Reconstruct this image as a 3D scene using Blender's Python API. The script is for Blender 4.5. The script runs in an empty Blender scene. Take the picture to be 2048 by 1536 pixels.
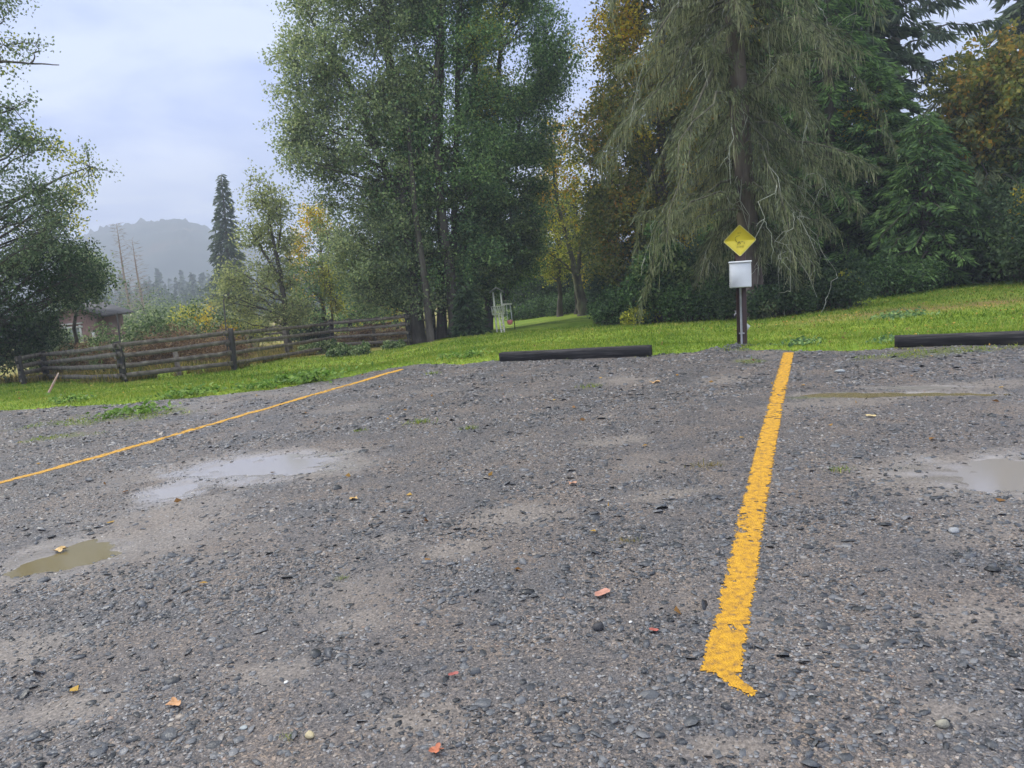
import bpy, math, random
import numpy as np
from mathutils import Vector, Matrix

S = bpy.context.scene
COL = S.collection
R = math.radians

# ---------------------------------------------------------------- camera
FPX = 1480.0
CAMZ = 1.6
cam_d = bpy.data.cameras.new("camera")
cam = bpy.data.objects.new("camera", cam_d)
COL.objects.link(cam)
cam_d.sensor_width = 36
cam_d.lens = 36 * FPX / 2048
cam_d.clip_start = 0.05
cam_d.clip_end = 6000
CAMM = Matrix.Rotation(R(90 - 9.25), 3, 'X') @ Matrix.Rotation(R(-5.5), 3, 'Z')
cam.matrix_world = Matrix.Translation((0, 0, CAMZ)) @ CAMM.to_4x4()
S.camera = cam

# ---------------------------------------------------------------- world
SUN_EL, SUN_AZ = 48, -62          # azimuth from +Y towards +X (degrees)
w = bpy.data.worlds.new("World")
S.world = w
w.use_nodes = True
nt = w.node_tree
N = nt.nodes
Lk = nt.links
for n in list(N):
    N.remove(n)
out = N.new('ShaderNodeOutputWorld')
bg = N.new('ShaderNodeBackground')
bg.inputs['Strength'].default_value = 0.1
sky = N.new('ShaderNodeTexSky')
sky.sky_type = 'NISHITA'
sky.sun_disc = False
sky.sun_elevation = R(SUN_EL)
sky.sun_rotation = R(SUN_AZ)
tc = N.new('ShaderNodeTexCoord')
sep = N.new('ShaderNodeSeparateXYZ')
Lk.new(tc.outputs['Generated'], sep.inputs[0])
# cloud deck: project direction on a plane overhead
zz = N.new('ShaderNodeMath'); zz.operation = 'ADD'; zz.inputs[1].default_value = 0.16
Lk.new(sep.outputs['Z'], zz.inputs[0])
zm = N.new('ShaderNodeMath'); zm.operation = 'MAXIMUM'; zm.inputs[1].default_value = 0.03
Lk.new(zz.outputs[0], zm.inputs[0])
dv = N.new('ShaderNodeVectorMath'); dv.operation = 'DIVIDE'
cmb = N.new('ShaderNodeCombineXYZ')
for i in range(3):
    Lk.new(zm.outputs[0], cmb.inputs[i])
Lk.new(tc.outputs['Generated'], dv.inputs[0])
Lk.new(cmb.outputs[0], dv.inputs[1])
cn = N.new('ShaderNodeTexNoise'); cn.inputs['Scale'].default_value = 1.3
cn.inputs['Detail'].default_value = 7; cn.inputs['Roughness'].default_value = 0.52
cn.inputs['Distortion'].default_value = 0.4
Lk.new(dv.outputs[0], cn.inputs['Vector'])
cr = N.new('ShaderNodeValToRGB')
cr.color_ramp.elements[0].position = 0.42
cr.color_ramp.elements[0].color = (0.34, 0.46, 0.84, 1)
cr.color_ramp.elements[1].position = 0.60
cr.color_ramp.elements[1].color = (0.66, 0.77, 1.0, 1)
Lk.new(cn.outputs[0], cr.inputs[0])
# pale warm horizon, brighter zenith (overcast sky is brightest overhead)
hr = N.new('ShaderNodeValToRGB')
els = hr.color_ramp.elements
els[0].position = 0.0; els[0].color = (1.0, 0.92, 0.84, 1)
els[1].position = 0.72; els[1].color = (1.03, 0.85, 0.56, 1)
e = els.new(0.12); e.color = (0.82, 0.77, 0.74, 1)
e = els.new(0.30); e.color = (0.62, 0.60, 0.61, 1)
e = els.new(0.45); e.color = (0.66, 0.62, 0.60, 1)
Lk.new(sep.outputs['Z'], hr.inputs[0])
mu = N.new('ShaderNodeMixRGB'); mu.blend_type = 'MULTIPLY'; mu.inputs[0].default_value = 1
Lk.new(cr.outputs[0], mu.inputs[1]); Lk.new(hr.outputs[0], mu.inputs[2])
gain = N.new('ShaderNodeVectorMath'); gain.operation = 'SCALE'
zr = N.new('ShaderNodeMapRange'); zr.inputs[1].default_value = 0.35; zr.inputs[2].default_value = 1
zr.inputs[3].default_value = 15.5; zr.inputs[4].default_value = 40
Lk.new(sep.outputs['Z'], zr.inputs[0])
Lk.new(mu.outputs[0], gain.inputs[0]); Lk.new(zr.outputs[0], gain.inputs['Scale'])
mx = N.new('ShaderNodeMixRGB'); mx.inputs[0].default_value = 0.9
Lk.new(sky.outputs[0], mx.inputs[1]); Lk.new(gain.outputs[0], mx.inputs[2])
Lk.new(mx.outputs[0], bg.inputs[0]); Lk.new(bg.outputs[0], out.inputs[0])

# ---------------------------------------------------------------- sun
sd = bpy.data.lights.new("sun", 'SUN')
sd.energy = 2.0
sd.angle = R(12)
sd.color = (1.0, 0.95, 0.84)
so = bpy.data.objects.new("sun", sd)
COL.objects.link(so)
az, el = R(SUN_AZ), R(SUN_EL)
sdir = Vector((math.sin(az) * math.cos(el), math.cos(az) * math.cos(el), math.sin(el)))
so.rotation_euler = sdir.to_track_quat('Z', 'Y').to_euler()

S.view_settings.view_transform = 'Standard'
S.view_settings.look = 'None'
S.view_settings.gamma = 1
S.view_settings.exposure = 0.66
S.render.engine = 'CYCLES'
S.cycles.max_bounces = 6
S.cycles.transparent_max_bounces = 6

# ================================================================ helpers
rs = np.random.RandomState(7)
random.seed(7)
CM = np.array(CAMM)


def ray(px, py):
    px = np.asarray(px, float); py = np.asarray(py, float)
    d = np.stack([(px - 1024) / FPX, -(py - 768) / FPX, -np.ones_like(px + py)], -1)
    return d @ CM.T


def at(px, py, Y):
    d = ray(px, py)
    k = np.asarray(Y) / d[..., 1]
    return np.array([0, 0, CAMZ]) + d * k[..., None]


def hsh(i, j, s):
    h = (i * 374761393 + j * 668265263 + s * 982451653) & 0xffffffff
    h = ((h ^ (h >> 13)) * 1274126177) & 0xffffffff
    return ((h ^ (h >> 16)) & 0xffff) / 65535.0


def vn(x, y, s=0):
    x = np.asarray(x, float); y = np.asarray(y, float)
    i = np.floor(x).astype(np.int64); j = np.floor(y).astype(np.int64)
    u = x - i; v = y - j
    u = u * u * (3 - 2 * u); v = v * v * (3 - 2 * v)
    a = hsh(i, j, s); b = hsh(i + 1, j, s); c = hsh(i, j + 1, s); d = hsh(i + 1, j + 1, s)
    return (a * (1 - u) + b * u) * (1 - v) + (c * (1 - u) + d * u) * v


def fbm(x, y, s=0, o=4):
    r = 0; a = 0.5; t = 0
    for k in range(o):
        r = r + a * vn(x * 2 ** k, y * 2 ** k, s + k); t += a; a *= 0.5
    return r / t


def sst(t, a, b):
    u = np.clip((t - a) / (b - a), 0, 1)
    return u * u * (3 - 2 * u)


def flat(px, py, z=0.0):
    d = ray(px, py)
    k = (z - CAMZ) / d[..., 2]
    return np.array([0, 0, CAMZ]) + d * k[..., None]


# ---- terrain: a level gravel lot, lawn falling gently away behind it
EDGE_PX = np.array([(-500, 828), (0, 814), (200, 806), (400, 792), (560, 776), (690, 752), (830, 726), (930, 722), (1100, 714),
                    (1298, 706), (1430, 699), (1580, 698), (1790, 690), (2048, 682), (2500, 660)], float)
EP = flat(EDGE_PX[:, 0], EDGE_PX[:, 1])
EX, EY = EP[:, 0], EP[:, 1]
POST = flat(1484, 690)


def edge_t(x, y):
    return y - np.interp(x, EX, EY) + (fbm(x * 1.3, y * 1.3, 3) - 0.5) * 0.55 + (fbm(x * 6, y * 6, 4) - .5) * .25


def mound(x, y):
    r2 = ((x - POST[0]) / 0.55) ** 2 + ((y - POST[1] + .02) / 0.4) ** 2
    return 0.15 * np.exp(-r2)


def slope(x):
    return np.interp(x, [-14, -4, 0, 6, 12, 20], [0.080, 0.078, 0.07, 0.050, 0.026, 0.02])


def gz(x, y):
    x = np.asarray(x, float); y = np.asarray(y, float)
    t = edge_t(x, y)
    up = -0.10 + 0.105 * sst(t, -0.45, 0.15)
    tt = np.maximum(t, 0)
    fall = slope(x) * 70 * (1 - np.exp(-tt / 70)) * sst(tt, 0, 2.0)
    wob = (fbm(x * 0.35, y * 0.35, 11) - .5) * 0.16 * sst(tt, 0.5, 5)
    return up - fall + wob + 0.02 * (fbm(x * 2, y * 2, 12) - .5)


# puddles: (left px, right px, top px, bottom px)
PUD = [((385, 668), (935, 925), (905, 952)), ((290, 400), (985, 975), (962, 1000)),
       ((30, 215), (1128, 1095), (1085, 1138)),
       ((1850, 2320), (948, 938), (912, 975)), ((1640, 1960), (788, 786), (784, 792)), ((1760, 1940), (773, 772), (770, 775))]
PUDW = []
for (xl, xr), (yl, yr), (yt, yb) in PUD:
    a = flat(xl, yl); b = flat(xr, yr)
    c = (a + b) / 2
    xm = (xl + xr) / 2
    t_ = flat(xm, yt); b_ = flat(xm, yb)
    ax = (b - a)[:2]; ha = np.linalg.norm(ax) / 2; ax = ax / np.linalg.norm(ax)
    dd = (t_ - b_)[:2]
    hb = abs(dd[0] * -ax[1] + dd[1] * ax[0]) / 2
    PUDW.append((c[:2], ax, ha, hb))


def pud_r(x, y, grow=1.0):
    r = np.full(np.shape(x), 9.0)
    for c, ax, ha, hb in PUDW:
        u = ((x - c[0]) * ax[0] + (y - c[1]) * ax[1]) / (ha * grow)
        v = (-(x - c[0]) * ax[1] + (y - c[1]) * ax[0]) / (hb * grow)
        r = np.minimum(r, np.sqrt(u * u + v * v))
    return r


MUDP = [(330, 1075, 210, 60), (330, 1020, 180, 30), (1040, 1030, 110, 22), (905, 1100, 90, 20), (780, 1080, 40, 14), (700, 1245, 90, 26), (560, 1340, 120, 30),
        (1900, 955, 190, 55), (1830, 785, 300, 16), (1250, 760, 70, 9), (60, 1290, 130, 50), (830, 1440, 130, 40), (1440, 760, 60, 10), (1480, 1490, 120, 34),
        (1950, 1230, 120, 34), (1250, 880, 90, 10), (120, 1420, 120, 40), (1330, 985, 90, 16), (1900, 1420, 90, 30)]
MUDW = []
for mx_, my_, hw, hh in MUDP:
    c = flat(mx_, my_); l = flat(mx_ - hw, my_ + hw * .12); t_ = flat(mx_, my_ - hh); b_ = flat(mx_, my_ + hh)
    ax = (c - l)[:2]; ha = np.linalg.norm(ax); ax = ax / ha
    MUDW.append((c[:2], ax, ha, max(abs((t_ - b_)[1]) / 2, .05)))


def mud(x, y):
    n = fbm(x * 1.1 + 5, y * 1.1, 21, 5)
    m = sst(n, 0.55, 0.78) * 0.55
    wob = (fbm(x * 3, y * 3, 25, 4) - .5) + .8 * (fbm(x * 11, y * 11, 26, 3) - .5)
    for c, ax, ha, hb in MUDW:
        u = ((x - c[0]) * ax[0] + (y - c[1]) * ax[1]) / ha
        v = (-(x - c[0]) * ax[1] + (y - c[1]) * ax[0]) / hb
        m = np.maximum(m, .95 - .95 * sst(np.sqrt(u * u + v * v) + wob * 1.2, 0.2, 1.35))
    pr = pud_r(x, y, 1.25) + wob * 0.8
    m = np.maximum(m, 1 - sst(pr, 0.8, 1.5))
    return np.clip(m, 0, 1)


WATER = -0.020


def lz(x, y, fine=True):
    x = np.asarray(x, float); y = np.asarray(y, float)
    t = edge_t(x, y)
    z = -0.12 * sst(t, -0.35, 0.5)
    z = z + mound(x, y) - np.maximum(t - .5, 0) * 2.0
    z = z + (fbm(x * .8, y * .8, 31, 3) - .5) * 0.03
    pr_ = np.minimum(pud_r(x, y), 5) + (fbm(x * 4.1, y * 7.2, 35, 5) - .5) * 1.9
    dip = np.exp(-np.maximum(pr_, 0) ** 2 * .9)
    z = z * (1 - dip) - dip * 0.034
    if fine:
        m = mud(x, y)
        z = z + (fbm(x * 9, y * 9, 33, 3) - .5) * (0.016 - 0.008 * m)
    return z


def surf(x, y):
    return np.maximum(gz(x, y), lz(x, y, False))


def ground(px, py):
    d = ray(px, py); t = 1.0
    p = np.array([0, 0, CAMZ])
    while t < 400:
        q = p + d * t
        if q[2] <= float(surf(q[0], q[1])):
            break
        t += 0.02 if t < 20 else 0.06
    q = p + d * t
    q[2] = float(surf(q[0], q[1]))
    return q


# ---------------------------------------------------------------- mesh tools
def link(name, me, mat=None, parent=None):
    o = bpy.data.objects.new(name, me)
    COL.objects.link(o)
    if mat:
        for m in (mat if isinstance(mat, list) else [mat]):
            me.materials.append(m)
    if parent:
        o.parent = parent
    return o


def npmesh(name, V, Fs, mat=None, parent=None, smooth=False, midx=None, attr=None):
    """Fs: one (m,k) int array or a list of them"""
    if not isinstance(Fs, list):
        Fs = [Fs]
    Fs = [f for f in Fs if len(f)]
    me = bpy.data.meshes.new(name)
    V = np.asarray(V, np.float32)
    me.vertices.add(len(V)); me.vertices.foreach_set('co', V.ravel())
    idx = np.concatenate([f.ravel() for f in Fs]).astype(np.int32)
    ct = np.concatenate([np.full(len(f), f.shape[1]) for f in Fs]).astype(np.int32)
    st = np.concatenate([[0], np.cumsum(ct)[:-1]]).astype(np.int32)
    me.loops.add(len(idx)); me.loops.foreach_set('vertex_index', idx)
    me.polygons.add(len(ct)); me.polygons.foreach_set('loop_start', st)
    me.polygons.foreach_set('loop_total', ct)
    if smooth:
        me.polygons.foreach_set('use_smooth', np.ones(len(ct), bool))
    if midx is not None:
        me.polygons.foreach_set('material_index', np.asarray(midx, np.int32))
    me.update(calc_edges=True)
    if attr:
        for k, v in attr.items():
            a = me.attributes.new(k, 'FLOAT', 'POINT')
            a.data.foreach_set('value', np.asarray(v, np.float32))
    return link(name, me, mat, parent)


class MB:
    def __init__(s):
        s.v = []; s.f = {3: [], 4: []}; s.n = 0

    def add(s, V, F):
        V = np.asarray(V, float); F = np.asarray(F, int)
        s.v.append(V); s.f[F.shape[1]].append(F + s.n); s.n += len(V)
        return s

    def box(s, c, size, rot=None, bev=0.0, jit=0.0):
        x, y, z = np.array(size) / 2
        b = min(bev, x * .9, y * .9, z * .9)
        if b <= 0:
            V = np.array([(i, j, k) for k in (-z, z) for j in (-y, y) for i in (-x, x)])
            F = [(0, 2, 3, 1), (4, 5, 7, 6), (0, 1, 5, 4), (2, 6, 7, 3), (0, 4, 6, 2), (1, 3, 7, 5)]
            T = []
        else:
            V = []; ix = {}
            for k in (-1, 1):
                for j in (-1, 1):
                    for i in (-1, 1):
                        for ax in range(3):
                            p = [i * (x - b), j * (y - b), k * (z - b)]
                            p[ax] = (i * x, j * y, k * z)[ax]
                            ix[(i, j, k, ax)] = len(V); V.append(p)
            F = []; T = []
            for ax in range(3):
                o1, o2 = [a for a in range(3) if a != ax]
                for sg in (-1, 1):
                    q = []
                    for (a, c_) in ((-1, -1), (1, -1), (1, 1), (-1, 1)):
                        k = [0, 0, 0]; k[ax] = sg; k[o1] = a; k[o2] = c_
                        q.append(ix[(*k, ax)])
                    F.append(q)
            for ax in range(3):
                o1, o2 = [a for a in range(3) if a != ax]
                for a in (-1, 1):
                    for c_ in (-1, 1):
                        k0 = [0, 0, 0]; k0[o1] = a; k0[o2] = c_
                        k1 = list(k0); k0[ax] = -1; k1[ax] = 1
                        F.append([ix[(*k0, o1)], ix[(*k1, o1)], ix[(*k1, o2)], ix[(*k0, o2)]])
            for i in (-1, 1):
                for j in (-1, 1):
                    for k in (-1, 1):
                        T.append([ix[(i, j, k, 0)], ix[(i, j, k, 1)], ix[(i, j, k, 2)]])
            V = np.array(V)
        if jit:
            V = V + rs.uniform(-jit, jit, V.shape)
        if rot is not None:
            V = V @ np.array(rot).T
        V = V + np.array(c)
        n = s.n
        s.v.append(V); s.f[4].append(np.array(F) + n)
        if len(T):
            s.f[3].append(np.array(T) + n)
        s.n += len(V)
        return s

    def tube(s, P, rad, k=8, cap=True):
        P = np.asarray(P, float); rad = np.broadcast_to(np.asarray(rad, float), (len(P),))
        T = np.gradient(P, axis=0); T /= np.linalg.norm(T, axis=1)[:, None] + 1e-9
        ref = np.array([1.0, 0.13, 0.07]) if abs(T[0][0]) < 0.8 else np.array([0, 1.0, .1])
        V = []
        for p, t, r in zip(P, T, rad):
            a = np.cross(t, ref); a /= np.linalg.norm(a) + 1e-9
            b = np.cross(t, a)
            th = np.arange(k) * 2 * math.pi / k
            V.append(p + r * (np.cos(th)[:, None] * a + np.sin(th)[:, None] * b))
        V = np.concatenate(V)
        F = []
        for i in range(len(P) - 1):
            for j in range(k):
                F.append((i * k + j, i * k + (j + 1) % k, (i + 1) * k + (j + 1) % k, (i + 1) * k + j))
        n0 = s.n
        s.add(V, F)
        if cap:
            for base in (0, (len(P) - 1) * k):
                c = P[0] if base == 0 else P[-1]
                s.v.append(np.array([c])); ci = s.n; s.n += 1
                s.f[3].append(np.array([(n0 + base + j, n0 + base + (j + 1) % k, ci) for j in range(k)]))
        return s

    def build(s, name, mat=None, parent=None, smooth=False):
        Fs = [np.concatenate(v) for v in s.f.values() if v]
        return npmesh(name, np.concatenate(s.v), Fs, mat, parent, smooth)


def tag(o, label=None, cat=None, group=None, kind=None):
    if label: o['label'] = label
    if cat: o['category'] = cat
    if group: o['group'] = group
    if kind: o['kind'] = kind
    return o


def empty(name, loc, label, cat, group=None):
    o = bpy.data.objects.new(name, None)
    COL.objects.link(o); o.location = loc
    o.empty_display_size = 0.2
    return tag(o, label, cat, group)


def copy_tree(o, parent=None):
    c = o.copy(); COL.objects.link(c)
    c.parent = parent
    if parent:
        c.matrix_parent_inverse = o.matrix_parent_inverse.copy()
    for ch in o.children:
        copy_tree(ch, c)
    return c


def rz(a):
    c, s = math.cos(a), math.sin(a)
    return np.array([[c, -s, 0], [s, c, 0], [0, 0, 1]])


# ---------------------------------------------------------------- materials
def mat(name, cols, scale=3.0, rough=0.7, bump=0.0, bscale=30.0, island=0.0, coord='Object', detail=5,
        spec=0.5, transl=0.0, stretch=(1, 1, 1), metal=0.0, voronoi=0.0, rrange=None):
    m = bpy.data.materials.new(name); m.use_nodes = True
    nt = m.node_tree; N = nt.nodes; L = nt.links
    p = N['Principled BSDF']
    tc = N.new('ShaderNodeTexCoord'); mp = N.new('ShaderNodeMapping')
    mp.inputs['Scale'].default_value = stretch
    L.new(tc.outputs[coord], mp.inputs[0])
    ns = N.new('ShaderNodeTexNoise'); ns.inputs['Scale'].default_value = scale
    ns.inputs['Detail'].default_value = detail; ns.inputs['Roughness'].default_value = 0.6
    L.new(mp.outputs[0], ns.inputs['Vector'])
    fac = ns.outputs[0]
    if island:
        g = N.new('ShaderNodeNewGeometry')
        mm = N.new('ShaderNodeMath'); mm.operation = 'MULTIPLY_ADD'
        sb = N.new('ShaderNodeMath'); sb.operation = 'SUBTRACT'; sb.inputs[1].default_value = .5
        L.new(g.outputs['Random Per Island'], sb.inputs[0])
        L.new(sb.outputs[0], mm.inputs[0]); mm.inputs[1].default_value = island
        L.new(fac, mm.inputs[2]); fac = mm.outputs[0]
    r = N.new('ShaderNodeValToRGB')
    while len(r.color_ramp.elements) < len(cols):
        r.color_ramp.elements.new(0.5)
    for e, (pos, c) in zip(r.color_ramp.elements, cols):
        e.position = pos; e.color = (*c, 1)
    L.new(fac, r.inputs[0])
    L.new(r.outputs[0], p.inputs['Base Color'])
    p.inputs['Roughness'].default_value = rough
    p.inputs['Metallic'].default_value = metal
    p.inputs['Specular IOR Level'].default_value = spec
    if rrange:
        mr = N.new('ShaderNodeMapRange'); mr.inputs[1].default_value = .35; mr.inputs[2].default_value = .65
        mr.inputs[3].default_value, mr.inputs[4].default_value = rrange
        L.new(ns.outputs[0], mr.inputs[0]); L.new(mr.outputs[0], p.inputs['Roughness'])
    if bump:
        n2 = N.new('ShaderNodeTexNoise'); n2.inputs['Scale'].default_value = bscale; n2.inputs['Detail'].default_value = 4
        L.new(mp.outputs[0], n2.inputs['Vector'])
        b = N.new('ShaderNodeBump'); b.inputs['Strength'].default_value = bump
        b.inputs['Distance'].default_value = 0.02
        L.new(n2.outputs[0], b.inputs['Height']); L.new(b.outputs[0], p.inputs['Normal'])
    if transl:
        t = N.new('ShaderNodeBsdfTranslucent'); mi = N.new('ShaderNodeMixShader')
        mi.inputs[0].default_value = transl
        L.new(r.outputs[0], t.inputs[0]); L.new(p.outputs[0], mi.inputs[1]); L.new(t.outputs[0], mi.inputs[2])
        L.new(mi.outputs[0], N['Material Output'].inputs[0])
    return m


def leafmat(name, cols, island=0.9, scale=0.35, rough=0.5, transl=0.45, spec=0.22, gain=1.95):
    cols = [(q, tuple(min(.8, k * gain * .95 * g) for k, g in zip(c, (1.03, 1.0, .78)))) for q, c in cols]
    return mat(name, cols, scale=scale, rough=rough, island=island, transl=transl, spec=spec, detail=3)


bark = mat('bark', [(0.3, (.045, .036, .028)), (0.55, (.10, .085, .068)), (0.75, (.17, .16, .13))], scale=7, rough=.9, bump=.8, bscale=18, stretch=(1, 1, .25))
bark_red = mat('bark_reddish', [(0.3, (.06, .042, .034)), (0.55, (.13, .095, .078)), (0.75, (.20, .16, .135))], scale=6, rough=.9, bump=.8, bscale=18, stretch=(1, 1, .25))
bark_moss = mat('bark_mossy', [(0.3, (.05, .045, .03)), (0.5, (.12, .11, .075)), (0.7, (.20, .21, .11))], scale=5, rough=.95, bump=.6, bscale=20, stretch=(1, 1, .4))
twig_pale = mat('pale_lichen_twig', [(0.3, (.26, .26, .20)), (0.7, (.50, .50, .40))], scale=4, rough=.9)

L_cotton = leafmat('cottonwood_leaves', gain=3.3, cols=[(0.15, (.040, .058, .036)), (0.5, (.078, .105, .062)), (0.85, (.145, .165, .095))])
L_alder = leafmat('alder_leaves', gain=3.2, cols=[(0.15, (.026, .052, .028)), (0.5, (.055, .098, .048)), (0.85, (.12, .17, .075))])
L_weed = leafmat('weed_leaves', gain=1.25, cols=[(0.15, (.07, .14, .03)), (0.5, (.13, .25, .05)), (0.9, (.26, .38, .12))], scale=3)
L_maple = leafmat('vine_maple_leaves', [(0.15, (.038, .060, .032)), (0.5, (.080, .118, .056)), (0.9, (.15, .19, .08))])
L_dark = leafmat('dark_evergreen_leaves', [(0.15, (.014, .028, .018)), (0.5, (.030, .055, .032)), (0.85, (.065, .10, .055))])
L_ivy = leafmat('glossy_shrub_leaves', [(0.15, (.016, .035, .018)), (0.5, (.036, .075, .032)), (0.85, (.09, .15, .065))], rough=.35)
L_left = leafmat('left_tree_leaves', [(0.15, (.050, .080, .058)), (0.5, (.10, .14, .095)), (0.85, (.18, .22, .14))])
L_pale = leafmat('pale_willow_leaves', [(0.15, (.10, .13, .07)), (0.5, (.18, .21, .115)), (0.85, (.28, .30, .16))])
L_yel = leafmat('yellow_leaves', gain=1.9, cols=[(0.1, (.13, .13, .03)), (0.4, (.36, .28, .035)), (0.75, (.55, .38, .04)), (0.98, (.46, .20, .03))], transl=.55, scale=.6)
L_yelgr = leafmat('yellow_green_leaves', [(0.15, (.10, .13, .03)), (0.5, (.22, .24, .05)), (0.9, (.38, .36, .06))], scale=.5)
L_autumn = leafmat('autumn_maple_leaves', [(0.15, (.050, .070, .028)), (0.45, (.105, .125, .042)), (0.72, (.19, .175, .050)), (0.95, (.34, .17, .035))], scale=.45, island=.6)
L_orange = leafmat('orange_maple_leaves', [(0.1, (.07, .08, .035)), (0.45, (.13, .125, .045)), (0.75, (.24, .18, .05)), (0.95, (.30, .16, .04))], scale=.5)
L_olive = leafmat('mossy_needles', [(0.15, (.032, .040, .027)), (0.5, (.066, .080, .050)), (0.85, (.125, .142, .088))], scale=.6)
L_mosspale = leafmat('hanging_moss', [(0.15, (.105, .112, .082)), (0.5, (.17, .178, .125)), (0.9, (.27, .272, .20))], scale=1)
L_hem = leafmat('hemlock_needles', gain=2.8, cols=[(0.15, (.020, .042, .020)), (0.5, (.042, .078, .034)), (0.9, (.090, .15, .055))])
L_hemg = leafmat('grey_hemlock_needles', [(0.15, (.055, .070, .046)), (0.5, (.10, .12, .075)), (0.9, (.18, .20, .12))])
L_fir = leafmat('fir_needles', [(0.15, (.022, .038, .030)), (0.5, (.045, .068, .050)), (0.9, (.085, .115, .080))])
L_fern = leafmat('brown_fern', [(0.15, (.065, .042, .032)), (0.5, (.125, .082, .06)), (0.9, (.22, .16, .12))], scale=1)
L_bramble = leafmat('bramble_leaves', [(0.15, (.035, .060, .028)), (0.5, (.075, .125, .055)), (0.9, (.24, .28, .18))], scale=.8, rough=.35)
L_bare = mat('brown_twigs', [(0.3, (.22, .17, .14)), (0.7, (.40, .33, .28))], scale=3, rough=.9)

grass_m = leafmat('grass_blades', gain=1.0, cols= [(0.12, (.070, .145, .016)), (0.42, (.155, .27, .026)), (0.70, (.30, .37, .06)), (0.95, (.50, .45, .16))], scale=.5, island=.7, rough=.45, transl=.35)
dry_m = leafmat('dry_grass', gain=1.0, cols= [(0.15, (.10, .12, .035)), (0.5, (.22, .19, .07)), (0.9, (.42, .32, .14))], scale=.8, island=.8)
wood_old = mat('weathered_wood', [(0.3, (.075, .060, .048)), (0.55, (.17, .145, .12)), (0.75, (.30, .275, .22))], scale=6, rough=.9, bump=.7, bscale=40, stretch=(1, 1, 1))
wood_dark = mat('dark_wet_post', [(0.3, (.018, .016, .014)), (0.6, (.045, .040, .036)), (0.8, (.10, .095, .08))], scale=8, rough=.8, bump=.7, bscale=30, stretch=(1, 1, .3))


# ================================================================ ground sheets
def ground_material():
    m = bpy.data.materials.new('lawn_ground'); m.use_nodes = True
    nt = m.node_tree; N = nt.nodes; L = nt.links; p = N['Principled BSDF']
    tc = N.new('ShaderNodeTexCoord')
    n1 = N.new('ShaderNodeTexNoise'); n1.inputs['Scale'].default_value = .55; n1.inputs['Detail'].default_value = 8; n1.inputs['Roughness'].default_value = .65
    n2 = N.new('ShaderNodeTexNoise'); n2.inputs['Scale'].default_value = 9; n2.inputs['Detail'].default_value = 6; n2.inputs['Roughness'].default_value = .7
    for n in (n1, n2): L.new(tc.outputs['Object'], n.inputs['Vector'])
    ad = N.new('ShaderNodeMath'); ad.operation = 'ADD'; L.new(n1.outputs[0], ad.inputs[0]); L.new(n2.outputs[0], ad.inputs[1])
    hf = N.new('ShaderNodeMath'); hf.operation = 'MULTIPLY'; hf.inputs[1].default_value = .5; L.new(ad.outputs[0], hf.inputs[0])
    r = N.new('ShaderNodeValToRGB')
    for _ in range(2): r.color_ramp.elements.new(.5)
    for e, (q, c) in zip(r.color_ramp.elements, [(.36, (.065, .115, .014)), (.46, (.13, .21, .020)), (.55, (.22, .30, .032)), (.66, (.36, .37, .07))]):
        e.position = q; e.color = (*c, 1)
    L.new(hf.outputs[0], r.inputs[0])
    at_ = N.new('ShaderNodeAttribute'); at_.attribute_name = 'litter'
    r2 = N.new('ShaderNodeValToRGB')
    for e, (q, c) in zip(r2.color_ramp.elements, [(.35, (.13, .10, .035)), (.65, (.36, .23, .09))]):
        e.position = q; e.color = (*c, 1)
    L.new(n2.outputs[0], r2.inputs[0])
    mx = N.new('ShaderNodeMixRGB'); L.new(at_.outputs['Fac'], mx.inputs[0]); L.new(r.outputs[0], mx.inputs[1]); L.new(r2.outputs[0], mx.inputs[2])
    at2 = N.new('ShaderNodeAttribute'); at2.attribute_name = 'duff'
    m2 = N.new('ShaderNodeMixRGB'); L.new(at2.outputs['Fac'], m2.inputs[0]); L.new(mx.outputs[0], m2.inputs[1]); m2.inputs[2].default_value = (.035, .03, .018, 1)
    L.new(m2.outputs[0], p.inputs['Base Color'])
    p.inputs['Roughness'].default_value = .85; p.inputs['Specular IOR Level'].default_value = .15
    b = N.new('ShaderNodeBump'); b.inputs['Strength'].default_value = .9; b.inputs['Distance'].default_value = .05
    L.new(n2.outputs[0], b.inputs['Height']); L.new(b.outputs[0], p.inputs['Normal'])
    return m


def axis_vals(segs):
    v = []
    for a, b, s in segs:
        v += list(np.arange(a, b, s))
    v.append(segs[-1][1])
    return np.array(v)


def grid(X, Y, zf):
    gx, gy = np.meshgrid(X, Y)
    z = zf(gx, gy)
    V = np.stack([gx, gy, z], -1).reshape(-1, 3)
    nx, ny = len(X), len(Y)
    i = np.arange(nx - 1)[None, :] + np.arange(ny - 1)[:, None] * nx
    i = i.ravel()
    return V, np.stack([i, i + 1, i + nx + 1, i + nx], -1)


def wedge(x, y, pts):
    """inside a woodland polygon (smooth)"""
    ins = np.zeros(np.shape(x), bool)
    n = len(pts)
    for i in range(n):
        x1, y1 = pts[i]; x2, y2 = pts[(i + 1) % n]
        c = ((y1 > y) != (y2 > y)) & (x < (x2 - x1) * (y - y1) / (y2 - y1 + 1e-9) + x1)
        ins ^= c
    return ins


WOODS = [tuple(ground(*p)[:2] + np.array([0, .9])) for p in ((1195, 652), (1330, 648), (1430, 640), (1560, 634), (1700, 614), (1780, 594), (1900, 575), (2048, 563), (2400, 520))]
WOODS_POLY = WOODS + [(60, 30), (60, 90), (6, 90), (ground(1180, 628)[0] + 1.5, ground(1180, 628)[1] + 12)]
lit_a = ground(1560, 650); lit_b = ground(1800, 622); lit_c = ground(2048, 600)


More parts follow.
